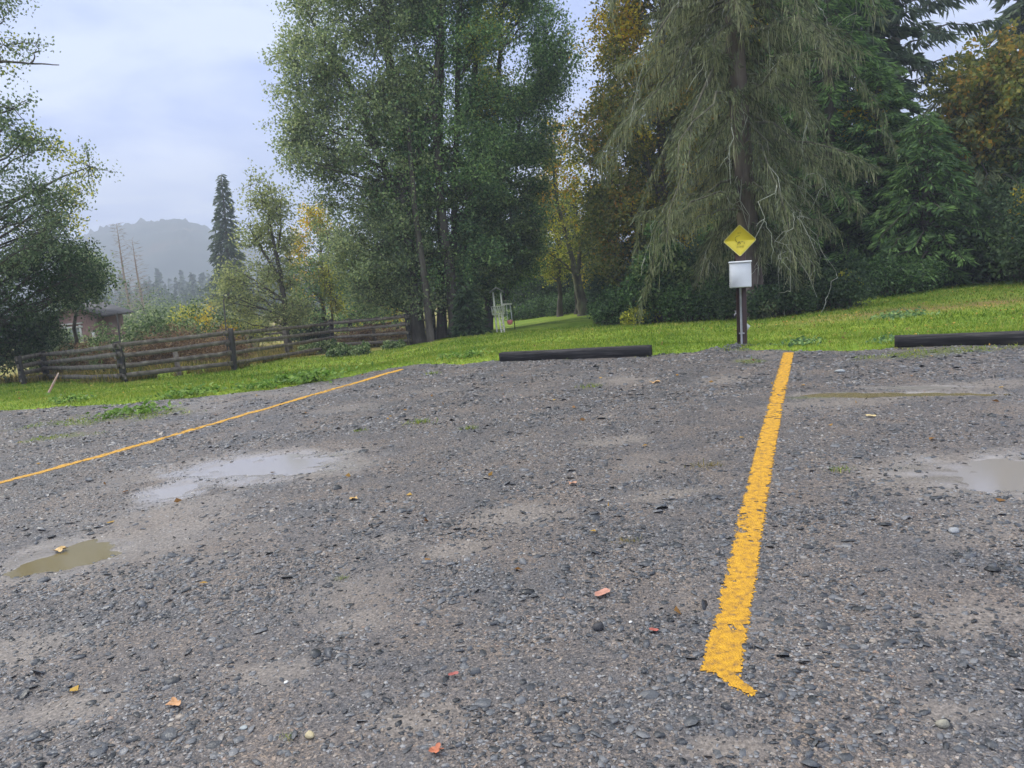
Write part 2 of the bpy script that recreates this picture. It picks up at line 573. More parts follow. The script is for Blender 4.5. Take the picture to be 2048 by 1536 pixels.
def litter(x, y):
    yy = np.interp(x, [lit_a[0], lit_b[0], lit_c[0]], [lit_a[1], lit_b[1], lit_c[1]])
    m = np.exp(-((y - yy) / 1.1) ** 2) * sst(x, lit_a[0] - 1.5, lit_a[0] + 2)
    m = np.clip(m * (0.3 + 1.2 * fbm(x * 1.5, y * 1.5, 41)), 0, 1) * .85
    pd = sst(y, 24, 26) * (1 - sst(x, -5.5, -3.5)) * (.25 + .9 * fbm(x * .5, y * .5, 43))
    return np.maximum(m, np.clip(pd, 0, .8))


X = axis_vals([(-900, -60, 40), (-60, -16, 2), (-16, 18, .13), (18, 60, 2), (60, 900, 40)])
Y = axis_vals([(-200, -4, 20), (-4, 7, 1), (7, 20, .10), (20, 50, .4), (50, 140, 3), (140, 1200, 50)])
V, Fq = grid(X, Y, gz)
gobj = npmesh('ground', V, Fq, ground_material(), smooth=True,
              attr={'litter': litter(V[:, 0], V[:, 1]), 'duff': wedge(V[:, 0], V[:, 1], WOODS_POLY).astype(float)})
tag(gobj, kind='structure')


def gravel_material():
    m = bpy.data.materials.new('wet_gravel'); m.use_nodes = True
    nt = m.node_tree; N = nt.nodes; L = nt.links; p = N['Principled BSDF']
    tc = N.new('ShaderNodeTexCoord')
    vo = N.new('ShaderNodeTexVoronoi'); vo.inputs['Scale'].default_value = 95
    v2 = N.new('ShaderNodeTexVoronoi'); v2.inputs['Scale'].default_value = 210
    no = N.new('ShaderNodeTexNoise'); no.inputs['Scale'].default_value = 1.6; no.inputs['Detail'].default_value = 8; no.inputs['Roughness'].default_value = .68
    nf = N.new('ShaderNodeTexNoise'); nf.inputs['Scale'].default_value = 60; nf.inputs['Detail'].default_value = 5; nf.inputs['Roughness'].default_value = .75
    wv = N.new('ShaderNodeVectorMath'); wv.operation = 'MULTIPLY_ADD'
    nfo = N.new('ShaderNodeTexNoise'); nfo.inputs['Scale'].default_value = 25; nfo.inputs['Detail'].default_value = 2
    L.new(tc.outputs['Object'], nfo.inputs['Vector'])
    L.new(nfo.outputs['Color'], wv.inputs[0]); wv.inputs[1].default_value = (.03, .03, .03); L.new(tc.outputs['Object'], wv.inputs[2])
    for n in (vo, v2): L.new(wv.outputs[0], n.inputs['Vector'])
    for n in (no, nf): L.new(tc.outputs['Object'], n.inputs['Vector'])

    def sepc(node):
        s = N.new('ShaderNodeSeparateColor'); L.new(node.outputs['Color'], s.inputs[0]); return s
    def ramp(src, cols):
        r = N.new('ShaderNodeValToRGB')
        while len(r.color_ramp.elements) < len(cols): r.color_ramp.elements.new(.5)
        for e, (q, c) in zip(r.color_ramp.elements, cols): e.position = q; e.color = (*c, 1)
        L.new(src, r.inputs[0]); return r
    s1 = sepc(vo); s2 = sepc(v2)
    c1 = ramp(s1.outputs[0], [(0, (.028, .029, .033)), (.5, (.105, .107, .114)), (.8, (.21, .21, .213)), (.96, (.28, .235, .18)), (1, (.45, .42, .38))])
    c2 = ramp(s2.outputs[0], [(0, (.030, .030, .030)), (.45, (.11, .106, .104)), (.9, (.22, .205, .19)), (1, (.40, .36, .31))])
    ma = N.new('ShaderNodeMixRGB'); ma.inputs[0].default_value = .5
    L.new(c1.outputs[0], ma.inputs[1]); L.new(c2.outputs[0], ma.inputs[2])
    # brownish drift
    br = ramp(no.outputs[0], [(.38, (1.0, 1.0, 1.05)), (.62, (1.45, 1.25, 1.10))])
    mm = N.new('ShaderNodeMixRGB'); mm.blend_type = 'MULTIPLY'; mm.inputs[0].default_value = 1
    L.new(ma.outputs[0], mm.inputs[1]); L.new(br.outputs[0], mm.inputs[2])
    # mud
    at_ = N.new('ShaderNodeAttribute'); at_.attribute_name = 'mud'
    mc = ramp(nf.outputs[0], [(.34, (.060, .051, .045)), (.5, (.165, .140, .120)), (.64, (.32, .275, .24))])
    fa = N.new('ShaderNodeMath'); fa.operation = 'MULTIPLY_ADD'; fa.inputs[1].default_value = 1.5
    sb = N.new('ShaderNodeMath'); sb.operation = 'SUBTRACT'; sb.inputs[1].default_value = .62
    L.new(nf.outputs[0], sb.inputs[0]); L.new(at_.outputs['Fac'], fa.inputs[0]); L.new(sb.outputs[0], fa.inputs[2]); fa.use_clamp = True
    fm = N.new('ShaderNodeMath'); fm.operation = 'MULTIPLY'; fm.inputs[1].default_value = .85; L.new(fa.outputs[0], fm.inputs[0])
    mx = N.new('ShaderNodeMixRGB'); L.new(fm.outputs[0], mx.inputs[0]); dk = N.new('ShaderNodeMixRGB'); dk.blend_type = 'MULTIPLY'; dk.inputs[0].default_value = 1; dk.inputs[2].default_value = (.92, .90, .89, 1)  # sheet dimmed a little: crevice shade between the stones put into its colour
    L.new(mm.outputs[0], dk.inputs[1]); L.new(dk.outputs[0], mx.inputs[1]); L.new(mc.outputs[0], mx.inputs[2])
    # moss at the edge
    aw = N.new('ShaderNodeAttribute'); aw.attribute_name = 'wet'
    a2 = N.new('ShaderNodeAttribute'); a2.attribute_name = 'moss'
    w2 = N.new('ShaderNodeMath'); w2.operation = 'POWER'; w2.inputs[1].default_value = 1.6; L.new(aw.outputs['Fac'], w2.inputs[0])
    w3 = N.new('ShaderNodeMath'); w3.operation = 'MULTIPLY'; w3.inputs[1].default_value = .8; L.new(w2.outputs[0], w3.inputs[0])
    ms = N.new('ShaderNodeMixRGB'); L.new(w3.outputs[0], ms.inputs[0]); L.new(mx.outputs[0], ms.inputs[1]); ms.inputs[2].default_value = (.235, .215, .20, 1)
    mo = N.new('ShaderNodeMixRGB'); L.new(a2.outputs['Fac'], mo.inputs[0]); L.new(ms.outputs[0], mo.inputs[1]); mo.inputs[2].default_value = (.13, .15, .03, 1)
    L.new(mo.outputs[0], p.inputs['Base Color'])
    rr = N.new('ShaderNodeMapRange'); L.new(no.outputs[0], rr.inputs[0]); rr.inputs[1].default_value = .3; rr.inputs[2].default_value = .7; rr.inputs[3].default_value = .34; rr.inputs[4].default_value = .66
    rw_ = N.new('ShaderNodeMixRGB'); L.new(aw.outputs['Fac'], rw_.inputs[0]); L.new(rr.outputs[0], rw_.inputs[1]); rw_.inputs[2].default_value = (.12, .12, .12, 1)
    L.new(rw_.outputs[0], p.inputs['Roughness'])
    p.inputs['Specular IOR Level'].default_value = .55
    h = N.new('ShaderNodeMath'); h.operation = 'ADD'; L.new(s1.outputs[1], h.inputs[0]); L.new(s2.outputs[1], h.inputs[1])
    h2 = N.new('ShaderNodeMath'); h2.operation = 'ADD'; L.new(h.outputs[0], h2.inputs[0]); L.new(nf.outputs[0], h2.inputs[1])
    b = N.new('ShaderNodeBump'); b.inputs['Distance'].default_value = .010
    bs = N.new('ShaderNodeMapRange'); L.new(at_.outputs['Fac'], bs.inputs[0]); bs.inputs[3].default_value = 1.0; bs.inputs[4].default_value = .45
    bw = N.new('ShaderNodeMath'); bw.operation = 'MULTIPLY_ADD'; L.new(aw.outputs['Fac'], bw.inputs[0]); bw.inputs[1].default_value = -.9; bw.inputs[2].default_value = 1
    bm_ = N.new('ShaderNodeMath'); bm_.operation = 'MULTIPLY'; L.new(bs.outputs[0], bm_.inputs[0]); L.new(bw.outputs[0], bm_.inputs[1])
    L.new(bm_.outputs[0], b.inputs['Strength'])
    L.new(h2.outputs[0], b.inputs['Height']); L.new(b.outputs[0], p.inputs['Normal'])
    return m


MOSSP = [(200, 838, 160, 9), (300, 830, 60, 9), (120, 872, 90, 6), (1880, 703, 200, 10), (1500, 722, 40, 6), (1650, 790, 90, 5)]


def moss(x, y):
    m = np.zeros(np.shape(x))
    for c, ax, ha, hb in MOSSW:
        u = ((x - c[0]) * ax[0] + (y - c[1]) * ax[1]) / ha
        v = (-(x - c[0]) * ax[1] + (y - c[1]) * ax[0]) / hb
        m = np.maximum(m, 1 - sst(np.sqrt(u * u + v * v) + (fbm(x * 4, y * 4, 55) - .5) * 1.6, .4, 1.1))
    t = edge_t(x, y)
    m = np.maximum(m, np.exp(-((t + .15) / .16) ** 2) * sst(fbm(x * 3, y * 3, 56), .42, .6))
    return np.clip(m, 0, 1) * .8


MOSSW = []
for mx_, my_, hw, hh in MOSSP:
    c = flat(mx_, my_); l = flat(mx_ - hw, my_ + hw * .08); t_ = flat(mx_, my_ - hh); b_ = flat(mx_, my_ + hh)
    ax = (c - l)[:2]; ha = np.linalg.norm(ax); ax = ax / ha
    MOSSW.append((c[:2], ax, ha, max(abs((t_ - b_)[1]) / 2, .05)))

def wetf(x, y):
    r = pud_r(x, y) + (fbm(x * 5, y * 7, 58, 4) - .5) * 1.7
    return (1 - sst(r, .9, 1.75)) * .92


X = axis_vals([(-15, -4, .05), (-4, 4.5, .03), (4.5, 16, .05)])
Y = axis_vals([(-3, 1.2, .3), (1.2, 6, .03), (6, 15.5, .05)])
V, Fq = grid(X, Y, lz)
LGX, LGY, LGZ = X, Y, V[:, 2].reshape(len(Y), len(X))


def lzg(x, y):
    """height of the lot sheet as built (bilinear)"""
    i = np.clip(np.searchsorted(LGX, x) - 1, 0, len(LGX) - 2); j = np.clip(np.searchsorted(LGY, y) - 1, 0, len(LGY) - 2)
    u = (x - LGX[i]) / (LGX[i + 1] - LGX[i]); v = (y - LGY[j]) / (LGY[j + 1] - LGY[j])
    return (LGZ[j, i] * (1 - u) + LGZ[j, i + 1] * u) * (1 - v) + (LGZ[j + 1, i] * (1 - u) + LGZ[j + 1, i + 1] * u) * v


keep = edge_t(V[:, 0], V[:, 1]) < 1.2
Fq = Fq[keep[Fq].all(1)]
used = np.zeros(len(V), bool); used[Fq.ravel()] = True
remap = np.cumsum(used) - 1
V = V[used]; Fq = remap[Fq]
lot = npmesh('gravel_lot', V, Fq, gravel_material(), smooth=True, attr={'mud': mud(V[:, 0], V[:, 1]), 'moss': moss(V[:, 0], V[:, 1]), 'wet': wetf(V[:, 0], V[:, 1])})
tag(lot, kind='structure')

# puddles (water surfaces in the dips)
wm = bpy.data.materials.new('puddle_water'); wm.use_nodes = True
p = wm.node_tree.nodes['Principled BSDF']
p.inputs['Base Color'].default_value = (.17, .14, .075, 1); p.inputs['Roughness'].default_value = .09
p.inputs['Specular IOR Level'].default_value = .5
nb = wm.node_tree.nodes.new('ShaderNodeTexNoise'); nb.inputs['Scale'].default_value = 14
bb = wm.node_tree.nodes.new('ShaderNodeBump'); bb.inputs['Strength'].default_value = .04; bb.inputs['Distance'].default_value = .01
wm.node_tree.links.new(nb.outputs[0], bb.inputs['Height']); wm.node_tree.links.new(bb.outputs[0], p.inputs['Normal'])
wm2 = wm.copy(); wm2.name = 'silty_water'
wm2.node_tree.nodes['Principled BSDF'].inputs['Base Color'].default_value = (.235, .215, .20, 1)
for ip_, (c, ax, ha, hb) in enumerate(PUDW):
    th = np.arange(40) * 2 * math.pi / 40
    P = c + np.outer(np.cos(th) * ha * 1.5, ax) + np.outer(np.sin(th) * hb * 1.5, [-ax[1], ax[0]])
    V = np.vstack([np.c_[P, np.full(40, WATER + ip_ * .0012)], [[c[0], c[1], WATER + ip_ * .0012]]])
    F = np.array([(i, (i + 1) % 40, 40) for i in range(40)])
    tag(npmesh('puddle', V, F, wm if ip_ in (2, 4) else wm2), kind='structure')


# ================================================================ painted lines
def in_line(x, y, path, half):
    d = np.full(np.shape(x), 9.)
    sl = np.zeros(np.shape(x))
    for a, b in zip(path[:-1], path[1:]):
        ab = b - a; L2 = ab @ ab
        t = np.clip(((x - a[0]) * ab[0] + (y - a[1]) * ab[1]) / L2, 0, 1)
        dd = np.hypot(x - a[0] - t * ab[0], y - a[1] - t * ab[1])
        d = np.minimum(d, dd)
    return d / half


LR = np.array([flat(*p)[:2] for p in ((1440, 1350), (1464, 1240), (1489, 1110), (1512, 990), (1538, 870), (1559, 775), (1577, 706))])
LL = np.array([flat(*p)[:2] for p in ((-160, 1005), (0, 965), (200, 912), (400, 855), (600, 797), (700, 768), (800, 740))])
SPL = np.array([flat(*p)[:2] for p in ((1452, 1352), (1478, 1374), (1502, 1388))])


def linemask(x, y):
    n = (fbm(x * 14, y * 14, 61, 3) - .5)
    a = in_line(x, y, LR, .078) + n * .15
    b = in_line(x, y, LL, .070) + n * .4
    c = in_line(x, y, SPL, .030) + n * 1.0
    # square-ish near end of the right line
    d0 = LR[1] - LR[0]; d0 = d0 / np.linalg.norm(d0)
    a = np.where((x - LR[0][0]) * d0[0] + (y - LR[0][1]) * d0[1] < 0.0, 9, a)
    return np.minimum(np.minimum(a, b), c)


paint = mat('yellow_line_paint', [(0.33, (.26, .15, .04)), (0.43, (.50, .25, .014)), (0.55, (.64, .33, .010)), (0.7, (.73, .385, .012))], scale=26, rough=.6, bump=.9, bscale=120, detail=8)
pv = []; pf = []
for path, half in ((LR, .12), (LL, .11), (SPL, .06)):
    lo = path.min(0) - .15; hi = path.max(0) + .15
    step = .012
    X = np.arange(lo[0], hi[0], step)
    Y = np.arange(lo[1], hi[1], step)
    gx, gy = np.meshgrid(X, Y)
    near = in_line(gx, gy, path, half) < 1.3
    # cells
    lmk = np.full(gx.shape, 9.)
    lmk[near] = linemask(gx[near], gy[near])
    worn = fbm(gx * 34, gy * 34, 66, 3)
    ok = (lmk < 1) & (worn > .15 + .14 * (lmk > .75) + .10 * (fbm(gx * 1.5, gy * 1.5, 67, 2) > .55))
    ii, jj = np.nonzero(ok[:-1, :-1] & ok[1:, :-1] & ok[:-1, 1:] & ok[1:, 1:])
    idm = -np.ones(gx.shape, int)
    use = np.zeros(gx.shape, bool)
    for a in (0, 1):
        for b in (0, 1):
            use[ii + a, jj + b] = True
    idm[use] = np.arange(use.sum())
    vx, vy = gx[use], gy[use]
    base = sum(len(q) for q in pv)
    pv.append(np.c_[vx, vy, lzg(vx, vy) + .0035 + 0])
    pf.append(np.stack([idm[ii, jj], idm[ii, jj + 1], idm[ii + 1, jj + 1], idm[ii + 1, jj]], -1) + base)
LINEV = np.concatenate(pv); LINEF = np.concatenate(pf)

# ================================================================ stones
ico = np.array([(0, .85, .52), (0, -.85, .52), (.52, 0, .85), (-.52, 0, .85), (.85, .52, 0), (-.85, .52, 0),
                (.85, -.52, 0), (-.85, -.52, 0), (0, .85, -.52), (0, -.85, -.52), (.52, 0, -.85), (-.52, 0, -.85)])
from itertools import combinations
D2 = ((ico[:, None] - ico[None]) ** 2).sum(-1)
icof = []
for a, b, c in combinations(range(12), 3):
    if max(D2[a, b], D2[b, c], D2[a, c]) < 1.3:
        n = np.cross(ico[b] - ico[a], ico[c] - ico[a])
        icof.append((a, b, c) if n @ ico[a] > 0 else (a, c, b))
icof = np.array(icof)
octv = np.array([(1, 0, 0), (.1, 1, 0), (-1, .1, 0), (0, -1, 0), (.5, .4, .8), (-.45, -.4, .8)], float)
octf = np.array([(0, 1, 4), (1, 2, 4), (2, 5, 4), (2, 3, 5), (3, 0, 5), (0, 4, 5)])


slv = np.array([(math.cos(a), math.sin(a), .0) for a in np.arange(6) * math.pi / 3] + [(.78 * math.cos(a + .15), .78 * math.sin(a + .15), .9) for a in np.arange(6) * math.pi / 3])
slf = np.array([(6, 7, 8), (6, 8, 9), (6, 9, 10), (6, 10, 11)] + [(i, (i + 1) % 6, 6 + i) for i in range(6)] + [((i + 1) % 6, 6 + (i + 1) % 6, 6 + i) for i in range(6)])


def scatter_mesh(P, size, tv, tf, flatn=.26, sink=.25, tilt=.35):
    n = len(P)
    T = tv[None] + rs.uniform(-.26, .26, (n, len(tv), 3)) * np.array([1, 1, .8])
    asp = rs.uniform(.4, 1.0, n)
    T = T * np.stack([np.ones(n), asp, rs.uniform(flatn * .5, flatn * 1.4, n)], -1)[:, None, :]
    T = T * size[:, None, None]
    a = rs.uniform(0, 2 * math.pi, n); b = rs.normal(0, tilt, n)
    ca, sa, cb, sb = np.cos(a), np.sin(a), np.cos(b), np.sin(b)
    x, y, z = T[..., 0], T[..., 1], T[..., 2]
    y, z = y * cb[:, None] - z * sb[:, None], y * sb[:, None] + z * cb[:, None]
    x, y = x * ca[:, None] - y * sa[:, None], x * sa[:, None] + y * ca[:, None]
    V = np.stack([x, y, z], -1) + P[:, None, :]
    V[..., 2] += (size * flatn * (0.5 - sink))[:, None]
    F = tf[None] + (np.arange(n) * len(tv))[:, None, None]
    return V.reshape(-1, 3), F.reshape(-1, tf.shape[1])


def sample_lot(n, y0, y1, sz):
    y = y0 + (y1 - y0) * rs.rand(n) ** .8
    hw = y * .78 + .6
    x = rs.uniform(-1, 1, n) * hw
    m = mud(x, y)
    cl = fbm(x * 2.2, y * 2.2, 81, 3)
    ok = (rs.rand(n) > m * .72) & (edge_t(x, y) < .12) & (rs.rand(n) < .35 + 1.3 * sst(cl, .35, .62)) & ((pud_r(x, y) > .75 + .3 * rs.rand(n)) | (rs.rand(n) < .06))
    x, y = x[ok], y[ok]
    s = sz * np.exp(np.clip(rs.normal(0, .42, len(x)), -1.2, .75))
    return np.c_[x, y, lzg(x, y)], s


stone_m = mat('gravel_stones', [(0.08, (.014, .015, .017)), (0.33, (.048, .050, .056)), (0.58, (.145, .147, .155)), (0.80, (.27, .265, .265)), (0.92, (.27, .22, .17)), (.98, (.25, .16, .12)), (1.0, (.38, .36, .33))],
              scale=1.2, rough=.36, island=.9, bump=.3, bscale=90, spec=.55, rrange=(.35, .6))
stone_b = mat('slate_chips', [(0.08, (.016, .018, .021)), (0.4, (.045, .049, .056)), (0.7, (.095, .100, .110)), (0.93, (.16, .16, .165)), (1.0, (.26, .22, .18))], scale=1.2, rough=.34, island=.85, bump=.3, bscale=90, spec=.55, rrange=(.28, .5))
stone_p = mat('painted_stones', [(0.25, (.42, .24, .02)), (0.42, (.58, .30, .010)), (0.8, (.70, .37, .012))], scale=30, rough=.55, island=.3)

parts = []
for (n, y0, y1, sz, hi) in ((62000, 1.8, 4.2, .0050, 1), (12000, 1.8, 4.6, .0105, 1), (1500, 1.8, 5.5, .018, 1), (75000, 4.0, 8.0, .0072, 0), (12000, 4.0, 9.0, .0135, 0), (75000, 7.5, 13.8, .0115, 0), (7500, 7.5, 14, .022, 0), (1000, 4, 12, .024, 1)):
    parts.append((*sample_lot(n, y0, y1, sz), hi, sz))
# mound stones
a = rs.uniform(0, 2 * math.pi, 1500); r_ = np.abs(rs.normal(0, .38, 1500))
x = POST[0] + np.cos(a) * r_ * 1.3; y = POST[1] + np.sin(a) * r_ * .9
parts.append((np.c_[x, y, lz(x, y, False)], .018 * np.exp(rs.normal(0, .35, 1500)), 1, .018))
SV = []; SF = []; PVs = [LINEV]; PFs3 = []; sn = 0; pn = len(LINEV)
SM = []
for P, s, hi, sz0 in parts:
    lm = linemask(P[:, 0], P[:, 1]) < 1
    tv, tf = (slv, slf) if hi else (octv, octf)
    lm2 = lm & (s < .011)
    for sel, painted in ((~lm, False), (lm2, True)):
        if sel.sum() == 0: continue
        V, F = scatter_mesh(P[sel], s[sel] * (1 if not painted else .85), tv, tf)
        if painted and False: pass
        if painted:
            PVs.append(V); PFs3.append(F + pn); pn += len(V)
        else:
            SV.append(V); SF.append(F + sn); sn += len(V); SM.append(np.full(len(F), int(sz0 in (.0105, .018, .0135, .022, .024))))
tag(npmesh('gravel', np.concatenate(SV), np.concatenate(SF), [stone_m, stone_b], midx=np.concatenate(SM)), 'loose dark slate gravel scattered over the parking lot', 'gravel', kind='stuff')
PF3 = np.concatenate(PFs3)
tag(npmesh('painted_line', np.concatenate(PVs), [LINEF, PF3], [paint, stone_p], midx=np.r_[np.zeros(len(LINEF)), np.ones(len(PF3))]), kind='structure')


def single_stone(px, py, r, mname, col, label, fl=.6):
    g = flat(px, py)
    z = float(lz(g[0], g[1]))
    V = ico * (1 + rs.uniform(-.18, .18, (12, 1))) * np.array([r, r * .8, r * fl])
    # one subdivision for a rounder pebble
    ed = {}; V = list(V); F2 = []
    def mid(a, b):
        k = (min(a, b), max(a, b))
        if k not in ed:
            ed[k] = len(V); q = (V[a] + V[b]) / 2; V.append(q * 1.09)
        return ed[k]
    for a, b, c in icof:
        ab, bc, ca = mid(a, b), mid(b, c), mid(c, a)
        F2 += [(a, ab, ca), (ab, b, bc), (ca, bc, c), (ab, bc, ca)]
    V = np.array(V) @ rz(random.random() * 6).T + np.array([0, 0, r * fl * .45])
    o = npmesh('stone', V, np.array(F2), mat(mname, [(.3, tuple(k * .75 for k in col)), (.7, col)], scale=40, rough=.6, bump=.3, bscale=120), smooth=True)
    o.location = (g[0], g[1], z)
    tag(o, label, 'stone', 'larger stones lying on the gravel')


single_stone(620, 1474, .021, 'tan_stone', (.50, .42, .25), 'rounded tan stone beside a tiny weed near the bottom of the gravel')
single_stone(572, 1366, .011, 'white_pebble', (.75, .74, .70), 'small white pebble on brown gravel, left of centre foreground', .5)
single_stone(1261, 1243, .010, 'white_chip', (.70, .69, .66), 'small white stone chip right of the reddish fallen leaf', .6)
single_stone(1908, 1060, .035, 'pale_grey_stone', (.30, .31, .32), 'pale grey flat stone on the right of the yellow line', .4)
single_stone(1886, 1450, .022, 'olive_grey_stone', (.30, .28, .22), 'rounded olive grey stone near the lower right corner', .7)
single_stone(1680, 742, .06, 'pale_slab_stone', (.34, .36, .36), 'pale grey stone near the far end of the gravel right of the yellow line', .4)
single_stone(1197, 1256, .030, 'black_stone', (.035, .035, .04), 'angular black stone just below the reddish fallen leaf', .7)
single_stone(487, 1456, .016, 'light_blue_grey_stone', (.34, .37, .37), 'angular light blue grey chip near the bottom left', .4)
single_stone(452, 1104, .014, 'cream_pebble', (.36, .33, .25), 'cream pebble on gravel below the large puddle', .6)


# ================================================================ leaves & grass generators
def leaf_quads(P, Ls, Ws, down=0.0, flatb=0.0, rnd=None):
    n = len(P)
    A = rs.normal(0, 1, (n, 3)); A[:, 2] *= (1 - flatb); A[:, 2] -= down
    A /= np.linalg.norm(A, axis=1)[:, None] + 1e-9
    B = rs.normal(0, 1, (n, 3)); B[:, 2] *= (1 - flatb)
    B -= (B * A).sum(1)[:, None] * A
    B /= np.linalg.norm(B, axis=1)[:, None] + 1e-9
    C = np.cross(A, B)
    L_ = (Ls * rs.uniform(.7, 1.3, n))[:, None]; W_ = (Ws * rs.uniform(.7, 1.3, n))[:, None]
    v0 = P - A * L_ * .5
    v2 = P + A * L_ * .5
    k = C * W_ * .18
    v1 = P + B * W_ * .5 + k - A * L_ * .08
    v3 = P - B * W_ * .5 + k - A * L_ * .08
    V = np.stack([v0, v1, v2, v3], 1).reshape(-1, 3)
    F = np.arange(n * 4).reshape(n, 4)
    return V, F


def strips(P, D, Ls, Ws):
    """narrow quads starting at P running along D"""
    n = len(P)
    D = D / (np.linalg.norm(D, axis=1)[:, None] + 1e-9)
    B = np.cross(D, rs.normal(0, 1, (n, 3))); B /= np.linalg.norm(B, axis=1)[:, None] + 1e-9
    L_ = Ls[:, None]; W_ = Ws[:, None]
    v = np.stack([P - B * W_ * .3, P + D * L_ * .5 + B * W_ * .5, P + D * L_, P + D * L_ * .5 - B * W_ * .5], 1)
    return v.reshape(-1, 3), np.arange(n * 4).reshape(n, 4)


def tubes_fast(segs, k=4):
    """segs: list of (points (m,3), radii (m,)) with the same m -> V,F"""
    P = np.stack([s[0] for s in segs]); Rr = np.stack([s[1] for s in segs])
    n, m, _ = P.shape
    T = np.gradient(P, axis=1); T /= np.linalg.norm(T, axis=2)[..., None] + 1e-9
    ref = np.array([.91, .31, .27])
    A = np.cross(T, ref); A /= np.linalg.norm(A, axis=2)[..., None] + 1e-9
    B = np.cross(T, A)
    th = np.arange(k) * 2 * math.pi / k
    V = P[:, :, None] + Rr[:, :, None, None] * (np.cos(th)[None, None, :, None] * A[:, :, None] + np.sin(th)[None, None, :, None] * B[:, :, None])
    i = np.arange(n)[:, None, None] * m * k; j = np.arange(m - 1)[None, :, None] * k; q = np.arange(k)[None, None, :]
    q2 = (q + 1) % k
    F = np.stack([i + j + q, i + j + q2, i + j + k + q2, i + j + k + q], -1).reshape(-1, 4)
    return V.reshape(-1, 3), F


def merge(VF):
    V = []; F = []; n = 0
    for v, f in VF:
        V.append(v); F.append(f + n); n += len(v)
    return np.concatenate(V), np.concatenate(F)


def local(V, o):
    return V - np.array(o)


def curve(a, b, sag, m=5, wob=.06):
    t = np.linspace(0, 1, m)[:, None]
    L = np.linalg.norm(b - a)
    P = a + (b - a) * t
    P[:, 2] += (sag * L * np.sin(t * math.pi))[:, 0]
    P[1:-1] += rs.normal(0, wob * L * .4, (m - 2, 3))
    return P


def pxpath(pts, D):
    return np.array([at(px, py, D) for px, py in pts])


